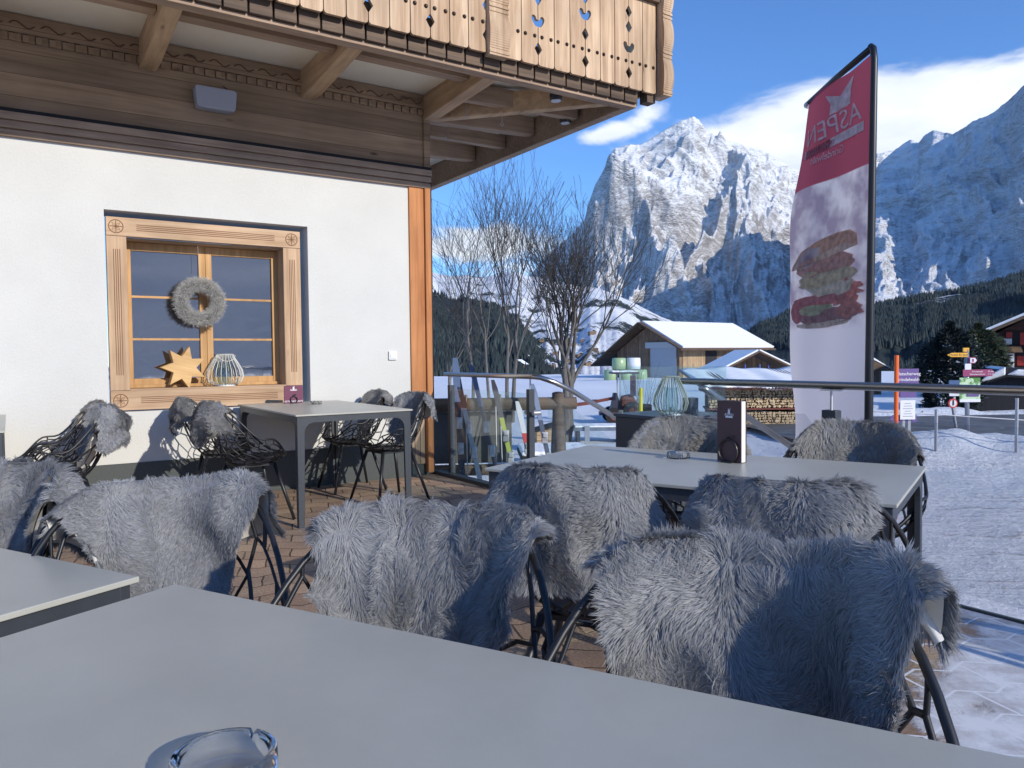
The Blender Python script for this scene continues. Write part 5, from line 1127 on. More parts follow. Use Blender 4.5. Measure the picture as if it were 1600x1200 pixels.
st = place('yellow_stake', 1000, 12.0, 0, 'yellow plastic snow stake on a split wooden post beside the fire column', 'stake'); MB().tube([(0, 0, 0), (.02, 0, 1.25)], [.035, .03], 8).build('stake', mat('yellow_plastic', (.72, .58, .02), .4), st); MB().tube([(-.07, 0, 0), (-.06, .02, 1.0)], [.045, .035], 7).build('wooden_post', m_log, st)
# two-tier stack of split firewood under a snowy corrugated roof
ws = place('firewood_store', 1115, 18.6, CA-.02, 'two tier stack of split firewood under a snowy corrugated roof behind the banner', 'wood store')
m_split = mat('split_log_face', (.20, .12, .06), .85, var=.55, vscale=35, col2=(.62, .50, .33), thr=(.38, .55))
def logs(z0, z1, x0, x1, seed):
    rnd = random.Random(seed); b = MB(); z = z0
    while z < z1:
        x = x0 + rnd.uniform(0, .05)
        while x < x1:
            r = rnd.uniform(.028, .05); k = rnd.choice((3, 4, 4, 5)); a0 = rnd.uniform(0, 6); y = rnd.uniform(-.05, .0)
            pts = [(x+r*cos(a0+2*pi*i/k)*rnd.uniform(.8, 1.15), z+r*sin(a0+2*pi*i/k)*rnd.uniform(.8, 1.1)) for i in range(k)]
            b.prism(pts, y, y+.3, lambda p_, q_, h: (p_, h, q_)); x += r*1.75
        z += .064
    return b
for i, (a, c) in enumerate(((.06, .44), (.55, .98))):
    o = logs(a, c, -.10, 2.9, 5+i).build('log_stack', m_split, ws, fix=False); o['kind'] = 'stuff'
MB().box((1.4, .25, .52), (3.1, .5, .04)).build('gap_board', m_dark, ws)
MB().box((1.4, .12, .49), (3.1, .45, .035)).build('shelf_beam', m_rust, ws)
for x in (-.14, .9, 1.9, 2.9): MB().box((x, .12, .5), (.07, .07, 1.02)).build('post', m_blocks, ws)
b = MB(); b.box((1.4, .32, .5), (3.0, .02, 1.0)); b.build('rear_wall', m_dark, ws)
rb_ = MB(); n = 80
for i in range(n+1):
    x = -.35 + 3.6*i/n; dz = .018*(1 if i % 2 else -1)
    for y, z in ((-.45, 1.00), (2.7, 1.42)): rb_.v.append((x, y, z+dz))
rb_.f = [(2*i, 2*i+2, 2*i+3, 2*i+1) for i in range(n)]; rb_.mi = [0]*n
o = rb_.build('corrugated_roof', mat('red_brown_corrugated', (.16, .05, .035), .6, var=.2), ws); md = o.modifiers.new('thick', 'SOLIDIFY'); md.thickness = .012
MB().grid(lambda u, v: (-.30+3.5*u, -.36+2.95*v+.05*sin(u*40), 1.06+.393*v+.03*sin(u*9+v*5)+.02*sin(u*23)), 50, 12).build('roof_snow', m_roofsnow, ws, smooth=True).modifiers.new('t', 'SOLIDIFY').thickness = .06
# barn
def fr(o_r, o_f, a): # local frame: x along a direction turned a from the viewer's right, y away
    p_ = fromcam(o_r, o_f, 0); return p_, -HEAD + a
p_, rz = fr(11.36, 82.0, -math.atan2(7, 5.1))
zb = -1.35
bn_ = empty('barn', (p_.x, p_.y, zb), rz, 'weathered wooden barn with a grey roller door and snow on its roof', 'barn')
m_barn = wood('barn_boards', (.13, .085, .055), (.27, .18, .115), 'Z', .25, board=('X', .25)); m_barnY = wood('barn_boards_side', (.16, .11, .07), (.32, .22, .14), 'Z', .25, board=('Y', .25)); m_barndk = mat('dark_opening', (.02, .02, .025), .9)
Wb, Lb, He, Hp = 8.7, 12.5, 3.9, 5.75
MB().prism([(0, 0), (Wb, 0), (Wb, He), (Wb*.52, Hp-.25), (0, He-1.0)], 0, .2, lambda p, q, h: (p, h, q)).build('gable_wall', m_barn, bn_)
MB().span((Wb-.2, .21, 0), (Wb, Lb, He)).build('side_wall', m_barnY, bn_)
MB().span((0, .21, 0), (.2, Lb, He-1.1)).build('side_wall', m_barnY, bn_); MB().prism([(0, 0), (Wb, 0), (Wb, He), (Wb*.52, Hp-.25), (0, He-1.0)], Lb, Lb+.2, lambda p, q, h: (p, h, q)).build('gable_wall', m_barn, bn_)
MB().span((4.9, -.08, .0), (Wb-.35, -.01, 3.2)).build('roller_door', mat('grey_roller_door', (.36, .39, .44), .5, var=.04), bn_); MB().span((4.3, -.22, 3.21), (Wb-.15, -.01, 3.8)).build('door_box', mat('door_box_grey', (.42, .44, .47), .5), bn_)
MB().span((Wb+.01, 3.9, 0), (Wb+.06, 5.6, He-.4)).build('door', m_barndk, bn_); MB().span((Wb+.01, 9.0, 1.5), (Wb+.05, 10.0, 2.7)).build('window', m_barndk, bn_)
MB().span((Wb+.01, 0.4, 0), (Wb+.07, 3.7, He-.1)).build('light_cladding', wood('pale_barn_boards', (.28, .19, .11), (.46, .34, .21), 'Z', .25, board=('Y', .25)), bn_)
ov = 1.5
def slope(x0, z0, x1, z1, y0, y1, th, name, m):
    n_ = Vector((-(z1-z0), 0, x1-x0)).normalized()*th
    MB().add([(x0, y0, z0), (x1, y0, z1), (x1, y1, z1), (x0, y1, z0), (x0+n_.x, y0, z0+n_.z), (x1+n_.x, y0, z1+n_.z), (x1+n_.x, y1, z1+n_.z), (x0+n_.x, y1, z0+n_.z)], [(0, 1, 2, 3), (4, 5, 6, 7), (0, 1, 5, 4), (1, 2, 6, 5), (2, 3, 7, 6), (3, 0, 4, 7)]).build(name, m, bn_)
sl1 = (He-1.0-(Hp))/(Wb*.52)
slope(-2.6, Hp-(Wb*.52+2.6)*.62, Wb*.52, Hp, -ov, Lb+1, .14, 'roof', m_blocks); slope(Wb*.52, Hp, Wb+1.5, Hp-(Wb*.48+1.5)*.50, -ov, Lb+1, .14, 'roof', m_blocks)
slope(Wb*.52+.1, Hp+.12, Wb+1.3, Hp+.12-(Wb*.48+1.2)*.50, -ov+.5, Lb+.9, .16, 'roof_snow', m_roofsnow); slope(-2.2, Hp+.15-(Wb*.52+2.2)*.62, Wb*.52-.2, Hp+.12, -ov+1.0, Lb+.8, .12, 'roof_snow', m_roofsnow)
for x, z in ((-.1, 2.8), (Wb*.52, 5.35), (Wb-.2, 3.75)): MB().bar((x, -1.2, z), (x, 0, z), .25, .25).build('purlin_end', m_blocks, bn_)
# lean-to barn with blue posts
p_, rz = fr(16.3, 60.0, .10); b2 = empty('open_shed', (p_.x, p_.y, -1.15), rz, 'open shed with blue posts under a snowy gable roof right of the barn', 'shed')
MB().prism([(0, 0), (5.6, 0), (5.6, 1.05), (3.0, 2.3), (0, .95)], 1.2, 1.35, lambda p, q, h: (p, h, q)).build('rear_wall', m_barn, b2)
MB().span((3.3, .9, .0), (5.4, 1.19, .9)).build('opening', m_barndk, b2)
m_blue = mat('blue_posts', (.02, .07, .35), .5)
for i, x in enumerate((1.0, 2.1, 3.3, 4.0)): MB().box((x, -.1, .75), (.09, .09, 1.5)).build('post', m_blue, b2)
for x0, z0, x1, z1 in ((-.9, .55, 3.0, 2.45), (6.6, .75, 3.0, 2.45)):
    v = Vector((x1-x0, 0, z1-z0)); nn_ = Vector((-v.z, 0, v.x)).normalized()*(.12 if x1 > x0 else -.12)
    for k, (nm, mm) in enumerate((('roof', m_blocks), ('roof_snow', m_roofsnow))):
        o_ = nn_*(k*1.05); q = [Vector((x0, -.8+k*.15, z0)), Vector((x1, -.8+k*.15, z1)), Vector((x1, 4, z1)), Vector((x0, 4, z0))]
        MB().add([a+o_ for a in q]+[a+o_+nn_ for a in q], [(0, 1, 2, 3), (4, 5, 6, 7), (0, 1, 5, 4), (1, 2, 6, 5), (2, 3, 7, 6), (3, 0, 4, 7)]).build(nm, mm, b2)
tk = place('round_tank', 1119, 44.0, 0, 'white rounded tank dusted with snow between barn and open shed', 'tank'); MB().lathe([(.30, .0), (.5, .12), (.55, .35), (.45, .62), (.2, .74), (.02, .77)], n=24).build('vessel', mat('pale_tank', (.62, .64, .66), .5), tk, smooth=True); MB().lathe([(.46, .64), (.3, .76), (.02, .80)], n=20).build('snow_cap', m_snow, tk, smooth=True)
# wrapped hay bales
def bale(r, f, z, col, label):
    p_ = fromcam(r, f, z); t = empty('hay_bale', p_, random.uniform(0, 3), label, 'hay bale', 'plastic wrapped hay bales at the barn')
    MB().lathe([(.56, .0), (.63, .06), (.655, .5), (.63, 1.02), (.55, 1.08), (.01, 1.09)], n=28).build('wrapped_body', mat('bale_film', col, .35, var=.10, vscale=5, bump=.3, bscale=8, stretch=(1, 1, 6)), t, smooth=True); return t
gr, wt = (.30, .42, .24), (.66, .70, .72)
for r, f, z, c, lb in ((9.2, 71, -1.25, gr, 'green wrapped hay bale at the lower left of the pile, half sunk in snow'), (10.55, 70.5, -1.25, gr, 'green wrapped hay bale in the middle of the lower row'), (11.95, 71, -1.25, gr, 'green wrapped hay bale at the right end of the lower row'), (9.95, 70.8, -.15, gr, 'green wrapped hay bale on top of the pile, left of the white one'), (11.3, 70.8, -.15, wt, 'white wrapped hay bale on top of the pile nearest the barn door')): bale(r, f, z, c, lb)
# ------------------------------------------------------------------ banner flag
m_flag = bpy.data.materials.new('printed_flag_cloth'); m_flag.use_nodes = True
def cloth_mat():
    t = m_flag.node_tree; p = t.nodes['Principled BSDF']; p.inputs['Roughness'].default_value = .8
    tcn = N(t, 'ShaderNodeTexCoord'); sp_ = N(t, 'ShaderNodeSeparateXYZ'); L(t, tcn.outputs['Object'], sp_.inputs[0])
    n = N(t, 'ShaderNodeTexNoise'); n.inputs['Scale'].default_value = 5; n.inputs['Detail'].default_value = 3; L(t, tcn.outputs['Object'], n.inputs[0])
    # white cloth printed with blurred lilac clouds, red head panel
    bl = N(t, 'ShaderNodeValToRGB'); bl.color_ramp.elements[0].position = .38; bl.color_ramp.elements[0].color = (.33, .28, .36, 1); bl.color_ramp.elements[1].position = .62; bl.color_ramp.elements[1].color = (.68, .65, .68, 1); L(t, n.outputs[0], bl.inputs[0])
    def step(z0, z1, a, b_):
        m1 = N(t, 'ShaderNodeMapRange', interpolation_type='SMOOTHSTEP'); m1.inputs[1].default_value = z0; m1.inputs[2].default_value = z1; L(t, sp_.outputs[2], m1.inputs[0]); x = N(t, 'ShaderNodeMixRGB'); L(t, m1.outputs[0], x.inputs[0])
        (L(t, a, x.inputs[1]) if not isinstance(a, tuple) else setattr(x.inputs[1], 'default_value', a)); (L(t, b_, x.inputs[2]) if not isinstance(b_, tuple) else setattr(x.inputs[2], 'default_value', b_)); return x.outputs[0]
    o = step(1.93, 2.02, (.66, .63, .68, 1), bl.outputs[0]); o = step(3.045, 3.055, o, (.30, .06, .10, 1))
    L(t, o, p.inputs['Base Color']); tl = N(t, 'ShaderNodeBsdfTranslucent'); L(t, o, tl.inputs[0]); ms = N(t, 'ShaderNodeMixShader'); ms.inputs[0].default_value = .38; L(t, p.outputs[0], ms.inputs[1]); L(t, tl.outputs[0], ms.inputs[2]); L(t, ms.outputs[0], t.nodes['Material Output'].inputs[0])
cloth_mat()
FP = Vector((1.62, -3.80, 0)); FQ = Vector((2.13, -2.97, 0)); fdir = (FQ-FP).normalized(); fang = math.atan2(fdir.y, fdir.x); FW = (FQ-FP).length
fl = empty('banner_flag', (FP.x, FP.y, -.60), fang, 'tall upright banner with red head panel and a printed burger, seen from behind', 'banner'); zo = .60
MB().tube([(.0, 0, 0), (-.01, 0, 1.6), (-.035, 0, 3.0), (-.05, 0, 3.72), (-.035, 0, 3.80), (0, 0, 3.825)], [.030, .028, .024, .022, .022, .022], 12).build('pole', m_black, fl, smooth=True)
MB().tube([(-.02, 0, 3.81), (.5, 0, 3.80), (FW+.02, 0, 3.775)], [.024, .022, .020], 10).build('arm', m_black, fl, smooth=True); MB().tube([(FW, 0, 3.75), (FW+.05, 0, 3.77)], .026, 8).build('arm_cap', m_alu, fl)
MB().lathe([(.28, 0), (.28, .05), (.06, .07), (.045, .35)], (0, 0, 0), 24).build('foot', m_tableleg, fl)
def flagpt(u, v): # u 0 at the pole .. 1 free edge ; v 0 bottom .. 1 top
    z = .95+zo*0 + v*2.82; x = -.03*v + u*(FW-.02+.02*v) + .02; y = .035*sin(v*5+u*4)*u + .022*sin(u*9+v*2.2)*u + .012*sin(v*17+u*3)*u + (.05*(1-v)*sin(u*3)); y += (u**1.15)*float(np.interp(v, [0, .2, .45, .7, .9, 1], [.12, .16, .175, .12, .04, 0]))
    if u > .8: x += .04*(1-v)*(u-.8)*5*0
    return Vector((x, y, z + .012*sin(u*7)*(1-v)))
MB().grid(lambda u, v: flagpt(u, v), 40, 110).build('flag_cloth', m_flag, fl, smooth=True)
def fmark(poly, m, name, off=.004, both=True):
    """a printed shape on the cloth; poly of (u, v) reading from the far side, so it is mirrored for the viewer"""
    mm = MB(); n = len(poly); 
    for s in ((-1, 1) if both else (1,)):
        pts = []
        for u, v in poly:
            if name.startswith('print_') and name != 'print_line': u = .5 + (u-.5)*1.13
            if name in ('emblem', 'name_strip'): v -= (.012 if name == 'emblem' else .038)
            if name.startswith('print_') and name != 'print_line': v = .36 + (v-.216)*.86
            q = flagpt(min(.99, max(.0, u)), v); e = flagpt(min(1, u+.01), v)-flagpt(max(0, u-.01), v); g = flagpt(u, min(1, v+.01))-flagpt(u, max(0, v-.01)); nn = e.cross(g).normalized(); pts.append(q+nn*off*s)
        mm.add(pts, [tuple(range(n))])
    return mm.build(name, m, fl)
def printed(c, name): 
    m = bpy.data.materials.new(name); m.use_nodes = True; t = m.node_tree; p = t.nodes['Principled BSDF']; p.inputs['Roughness'].default_value = .8
    c = tuple(a*.70+b_*.30 for a, b_ in zip(c, (.62, .57, .62)))
    tcn = N(t, 'ShaderNodeTexCoord'); n = N(t, 'ShaderNodeTexNoise'); n.inputs['Scale'].default_value = 22; n.inputs['Detail'].default_value = 4; L(t, tcn.outputs['Object'], n.inputs[0]); r = N(t, 'ShaderNodeMapRange'); r.inputs[1].default_value = .3; r.inputs[2].default_value = .7; r.inputs[3].default_value = .7; r.inputs[4].default_value = 1.3; L(t, n.outputs[0], r.inputs[0])
    mu = N(t, 'ShaderNodeMixRGB', blend_type='MULTIPLY'); mu.inputs[0].default_value = 1; mu.inputs[1].default_value = (*c, 1); L(t, r.outputs[0], mu.inputs[2]); L(t, mu.outputs[0], p.inputs['Base Color'])
    tl = N(t, 'ShaderNodeBsdfTranslucent'); L(t, mu.outputs[0], tl.inputs[0]); ms = N(t, 'ShaderNodeMixShader'); ms.inputs[0].default_value = .3; L(t, p.outputs[0], ms.inputs[1]); L(t, tl.outputs[0], ms.inputs[2]); L(t, ms.outputs[0], t.nodes['Material Output'].inputs[0]); return m
# burger (v measured along the flag, u across)
def blobpoly(cu_, cv_, ru, rv, seed, n=26, jag=.08, a0=0, a1=2*pi):
    rnd = random.Random(seed); return [(cu_+ru*cos(a)*(1+rnd.uniform(-jag, jag)), cv_+rv*sin(a)*(1+rnd.uniform(-jag, jag))) for a in np.linspace(a0, a1, n)[:-1]]
bun = [(.16, .445), (.17, .475), (.24, .492), (.40, .497), (.60, .488), (.78, .462), (.90, .42), (.92, .405), (.80, .41), (.60, .425), (.40, .437), (.25, .44)]
fmark(bun, printed((.58, .30, .15), 'print_bun'), 'print_bun'); fmark([(.18, .445), (.30, .458), (.55, .448), (.86, .415), (.78, .405), (.55, .425), (.30, .437)], printed((.66, .47, .33), 'print_bun_cut'), 'print_bun_cut', .0055)
fmark(blobpoly(.52, .405, .33, .035, 3), printed((.50, .22, .14), 'print_ham'), 'print_ham', .005); fmark(blobpoly(.50, .365, .32, .035, 4, jag=.16), printed((.52, .45, .22), 'print_slaw'), 'print_slaw', .006); fmark(blobpoly(.42, .335, .24, .032, 5), printed((.58, .54, .38), 'print_cheese'), 'print_cheese', .007)
fmark(blobpoly(.28, .315, .17, .035, 6, jag=.3), printed((.60, .12, .06), 'print_bacon'), 'print_bacon', .0075); fmark(blobpoly(.55, .300, .32, .020, 7), printed((.42, .05, .05), 'print_tomato'), 'print_tomato', .006); fmark(blobpoly(.80, .270, .12, .035, 8), printed((.45, .04, .05), 'print_tomato_slice'), 'print_tomato_slice', .006)
fmark(blobpoly(.58, .272, .20, .018, 9), printed((.33, .38, .16), 'print_lettuce'), 'print_lettuce', .008); fmark(blobpoly(.45, .247, .30, .026, 10), printed((.22, .05, .05), 'print_patty'), 'print_patty', .007); fmark(blobpoly(.22, .262, .12, .026, 12, jag=.25), printed((.45, .10, .05), 'print_bacon_low'), 'print_bacon_low', .0085); fmark(blobpoly(.5, .226, .30, .010, 11), printed((.60, .50, .38), 'print_bread'), 'print_bread', .006)
m_fw = printed((.66, .58, .64), 'print_white')
fmark([(.30, .930), (.56, .928), (.55, .955), (.62, .985), (.44, .965), (.26, .998), (.30, .965)], m_fw, 'emblem')
fmark([(.08, .868), (.92, .868), (.92, .891), (.08, .891)], m_fw, 'name_strip')
def flag_text(body, size, u, v, m, off, shear=0.0, sx=1.0):
    cu_ = bpy.data.curves.new('t', 'FONT'); cu_.body = body; cu_.size = size; cu_.align_x = 'CENTER'; cu_.align_y = 'CENTER'; cu_.shear = shear; cu_.resolution_u = 3
    o = bpy.data.objects.new('tmp', cu_); COL.objects.link(o); bpy.context.view_layer.update(); me = bpy.data.meshes.new_from_object(o.evaluated_get(bpy.context.evaluated_depsgraph_get())); bpy.data.objects.remove(o)
    V = [0]*(len(me.vertices)*2); F = [tuple(p_.vertices) for p_ in me.polygons]; mm = MB(); n = len(me.vertices)
    for s in (-1, 1):
        pts = []
        for k_ in me.vertices:
            uu = min(.99, max(0.005, u + k_.co.x*sx/FW)); vv = v + k_.co.y/2.82; q = flagpt(uu, vv); e = flagpt(min(1, uu+.01), vv)-flagpt(max(0, uu-.01), vv); g = flagpt(uu, min(1, vv+.01))-flagpt(uu, max(0, vv-.01)); pts.append(q+e.cross(g).normalized()*off*s)
        mm.add(pts, F)
    return mm.build('lettering', m, fl)
m_red_t = printed((.36, .03, .08), 'print_red')
flag_text('ASPEN', .21, .50, .884, m_fw, .006, shear=.25, sx=1.25)
flag_text('alpin lifestyle hotel', .092, .50, .8415, m_red_t, .0075)
flag_text('Grindelwald', .080, .55, .812, m_fw, .006)

# ------------------------------------------------------------------ across the yard: signs, stakes, fence, chalet
m_pole = mat('galvanised_pole', (.36, .37, .40), .4, metal=.7)
def sign_empty(name, px, D, label, cat, dz=0.0, rz=0.0): return empty(name, onground(px, D, dz), CA+rz, label, cat)
def zloc(px, py, D, base): # height above the base of a thing seen at (px, py)
    return at(px, py, D).z - base.z
st = sign_empty('marker_stake', 1401, 8.2, 'tall orange snow marker stake fading to red, right of the banner', 'stake')
h = zloc(1401, 555, 8.2, st.location); MB().tube([(0, 0, 0), (0, 0, h*.5)], .022, 10).build('lower_stake', mat('faded_red', (.50, .04, .04), .5), st); MB().tube([(0, 0, h*.5), (0, 0, h)], .023, 10).build('upper_stake', mat('signal_orange', (.80, .14, .02), .45), st)
def board(mb, cx, cz, w, h, y=-.03, t=.012, tip=0):
    if tip: s = 1 if tip > 0 else -1; k = abs(tip); mb.prism([(cx-s*w/2, cz-h/2), (cx+s*(w/2-k), cz-h/2), (cx+s*w/2, cz), (cx+s*(w/2-k), cz+h/2), (cx-s*w/2, cz+h/2)], y-t, y, lambda p, q, hh: (p, hh, q))
    else: mb.box((cx, y-t/2, cz), (w, t, h))
    return mb
m_viol = mat('violet_board', (.10, .055, .22), .5); m_magenta = mat('magenta_board', (.24, .02, .10), .5); m_yel = mat('yellow_board', (.72, .36, .02), .5); m_whiteb = mat('white_board', (.66, .67, .70), .5); m_green = mat('green_map_print', (.05, .20, .03), .5, col2=(.45, .60, .40), vscale=7, thr=(.42, .5)); m_bluebd = mat('blue_board', (.03, .09, .22), .5)
# violet notice
D_ = 9.6; v = sign_empty('notice_board', 1416, D_, 'violet notice board with white lettering and paper sheets below, behind the orange stake', 'sign', rz=.05); k = D_/1191; bz = v.location
def S_(px, py): return ((px-1416)*k, zloc(px, py, D_, bz))
x, z = S_(1417, 594); MB_ = board(MB(), x, z, 33*k, 36*k).build('violet_panel', m_viol, v); x, z = S_(1416, 640); board(MB(), x, z, 24*k, 30*k, y=-.035).build('paper_sheet', m_whiteb, v)
x, z = S_(1416, 616); board(MB(), x, z, 26*k, 10*k, y=-.045).build('violet_strip', m_viol, v); x, z = S_(1411, 654); board(MB(), x, z, 44*k, 12*k, y=-.0, tip=-.05).build('arrow_panel', m_viol, v)
for px in (1412, 1421): x, z = S_(px, 0); MB().box((x, 0, .55), (.035, .03, 1.1)).build('post', m_pole, v)
for i, s in enumerate(('Gletscherweg', 'Grindelwald-', 'Grund')): x, z = S_(1416, 584+i*9); text(s, .058, m_ink, v, (x, -.044, z), (pi/2, 0, 0))
b = MB(); 
for i in range(6): x, z = S_(1416, 630+i*4); b.box((x, -.0485, z), (16*k*(.6+.4*((i*7) % 3)/2), .001, .008))
b.build('print_lines', mat('grey_print', (.30, .30, .36), .7), v)
# finger post
D_ = 13.6; v = sign_empty('signpost', 1513, D_, 'finger post with yellow, white and magenta arrows above a green map board', 'signpost'); k = D_/1191; bz = v.location
def S2(px, py): return ((px-1513)*k, zloc(px, py, D_, bz))
x, z = S2(1513, 546); MB().tube([(0, 0, 0), (-.03, 0, z)], .038, 12).build('pole', m_pole, v, smooth=True)
x, z = S2(1494, 554.5); board(MB(), x, z, 32*k, 6.5*k, tip=-.08).build('yellow_arrow', m_yel, v); text('Hotel Kreuz', .065, m_black, v, (x+.02, -.043, z), (pi/2, 0, 0))
x, z = S2(1508, 546.5); MB().box((x, -.02, z), (9*k, .03, 6*k)).build('yellow_plate', m_yel, v)
x, z = S2(1517.5, 563); board(MB(), x, z, 13*k, 10*k, y=-.046, tip=.04).build('red_arrow', m_magenta, v); board(MB(), x, z, 10*k, 7*k, y=-.060, tip=.03).build('white_field', m_whiteb, v); MB().box((x-.01, -.075, z), (.03, .004, .05)).build('walker_symbol', m_magenta, v)
x, z = S2(1510, 573); board(MB(), x, z, 9.5*k, 9.5*k, y=-.046).build('small_white_plate', m_whiteb, v)
x, z = S2(1527, 582.5); board(MB(), x, z, 50*k, 10.5*k, y=-.05, tip=.06).build('magenta_arrow', m_magenta, v)
for i, (a, c) in enumerate((('Grindelwald', '35 min'), ('Gletscherschlucht', '1 h 10'))): x, z = S2(1524, 580.5+i*4.2); text(a, .038, m_ink, v, (x, -.0645, z), (pi/2, 0, 0)); text(c, .038, m_ink, v, (x+.24, -.0645, z), (pi/2, 0, 0))
x, z = S2(1513, 609); board(MB(), x, z, 32*k, 38*k, y=-.05).build('map_board', m_green, v); board(MB(), x, z-.19, 32*k, .05, y=-.063).build('map_caption', m_whiteb, v); board(MB(), x+.05, z-.06, 18*k, 10*k, y=-.063).build('map_inset', m_viol, v)
v = sign_empty('round_sign', 1491, 17.0, 'round white no entry sign with a red ring on a thin leaning pole', 'sign'); k = 17/1191; z = zloc(1488, 630, 17, v.location)
MB().tube([(.09, 0, 0), (-.04, 0, z)], .03, 10).build('pole', m_pole, v)
MB().tube([(-.04, -.03, z), (-.04, -.045, z)], 7.3*k, 28).build('red_ring', mat('sign_red', (.55, .02, .03), .5), v); MB().tube([(-.04, -.046, z), (-.04, -.052, z)], 5.4*k, 28).build('white_disc', m_whiteb, v); b = MB(); b.box((-.04, -.056, z), (.035, .006, .09)); b.box((-.04, -.056, z+.06), (.03, .006, .03)); b.build('symbol', m_black, v)
v = sign_empty('blue_board', 1492, 18.0, 'small blue information board partly behind the green map board', 'sign'); k = 18/1191; z = zloc(1492, 604, 18, v.location); MB().box((0, -.03, z), (20*k, .02, 20*k)).build('panel', m_bluebd, v); MB().box((0, 0, z/2), (.04, .04, z)).build('post', m_pole, v); MB().box((-.03, -.05, z-.16), (16*k, .02, 8*k)).build('lower_panel', m_whiteb, v)
# stakes of the rope fence on the bank
fn_ = empty('rope_fence', fromcam(8.0, 11.9, 0), 0, 'single rope strung between thin grey stakes along the ploughed snow bank', 'fence'); fo = fn_.location
pts = [(1300, 640, 11.9), (1340, 641.5, 11.9), (1420, 646, 11.9), (1463, 647.5, 11.9), (1512, 651, 11.9), (1590, 656, 11.9), (1680, 662, 11.9)]
MB().tube([at(a, b_, c)-fo for a, b_, c in pts], .010, 6).build('rope', m_pole, fn_)
for px, pt in ((1352, 650), (1463, 640), (1589, 622), (1680, 640)):
    q = at(px, pt, 11.9); g_ = gz_at((px-800)/1191*11.9, 11.9); MB().tube([(q.x-fo.x, q.y-fo.y, g_-.05), (q.x-fo.x, q.y-fo.y, q.z)], .026, 8).build('stake', m_pole, fn_)
# chequered road reflectors
def checker():
    m = bpy.data.materials.new('yellow_black_chequer'); m.use_nodes = True; t = m.node_tree; p = t.nodes['Principled BSDF']; c = N(t, 'ShaderNodeTexChecker'); c.inputs['Scale'].default_value = 11; c.inputs['Color1'].default_value = (.75, .50, .01, 1); c.inputs['Color2'].default_value = (.01, .01, .01, 1); tcn = N(t, 'ShaderNodeTexCoord'); mp_ = N(t, 'ShaderNodeMapping'); mp_.inputs['Rotation'].default_value = (0, R_(45), 0); L(t, tcn.outputs['Object'], mp_.inputs[0]); L(t, mp_.outputs[0], c.inputs[0]); L(t, c.outputs[0], p.inputs['Base Color']); return m
m_chk = checker()
for px, py, lb in ((1434, 650, 'yellow and black chequered marker on the road edge left of the finger post'), (1542, 661, 'yellow and black chequered marker on the road edge right of the finger post')):
    D_ = 20.9; t_ = sign_empty('road_marker', px, D_, lb, 'marker'); t_['group'] = 'road edge markers'; z = zloc(px, py, D_, t_.location); b = MB().box((0, -.02, z), (.17, .02, .17), rot=Matrix.Rotation(0, 3, 'Y')); b.build('panel', m_chk, t_); MB().box((0, 0, z/2), (.03, .03, z)).build('post', m_pole, t_)
    for s in (-1, 1): MB().bar((s*.07, -.02, z+.08), (s*.15, -.02, z+.13), .02, .02).build('ear', m_black, t_)
# conifers by the road
def conifer(px, D, H, Rr, seed, label, col, n=9000, name='conifer_bush', round_=False):
    r = np.random.default_rng(seed); base = onground(px, D, -.1); root = empty(name, base, 0, label, 'conifer')
    t = r.uniform(0, 1, n)**.8; 
    env = (np.sin(np.clip(t*.92+.14, 0, 1)*pi)**.55 if round_ else (1-t)**.75+.06)
    a = r.uniform(0, 2*pi, n); lump = 1+.22*np.sin(a*3+t*9+seed)+.15*np.sin(a*7+t*19); rad = Rr*env*lump*r.uniform(.55, 1.0, n)**.5
    c = np.stack([rad*np.cos(a), rad*np.sin(a), t*H], -1); d = np.stack([np.cos(a), np.sin(a), r.uniform(-.2, .9, n)], -1)+r.normal(0, .45, (n, 3)); d /= np.linalg.norm(d, axis=-1, keepdims=True); w = np.cross(d, r.normal(0, 1, (n, 3))); w /= np.linalg.norm(w, axis=-1, keepdims=True)
    ln = r.uniform(.10, .24, (n, 1))*H/3.5; V = np.stack([c-w*ln*.22, c+w*ln*.22, c+d*ln], 1).reshape(-1, 3); q = np.arange(n)[:, None]*3
    npmesh('foliage', V, q+np.array([[0, 1, 2]]), mat(name+'_green', col, .85, var=.6, vscale=1.5), root)
    MB().tube([(0, 0, 0), (0, 0, H*.8)], [.09*H/3, .03], 8).build('trunk', m_bark, root)
    k = n//30; i = r.choice(n, k); s = c[i]*np.array([1.02, 1.02, 1]); V = (s[:, None]+r.normal(0, .05, (k, 4, 3))*np.array([1, 1, .25])).reshape(-1, 3); npmesh('snow_tufts', V, np.arange(k)[:, None]*4+np.array([[0, 1, 2, 3]]), m_snow, root); return root
conifer(1484, 22.5, 2.75, .72, 3, 'dark conical conifer dusted with snow behind the finger post', (.010, .020, .020), round_=True)
conifer(1528, 26, 2.9, 1.0, 9, 'greener rounded bush between the dark conifer and the brown chalet', (.045, .060, .030), round_=True)
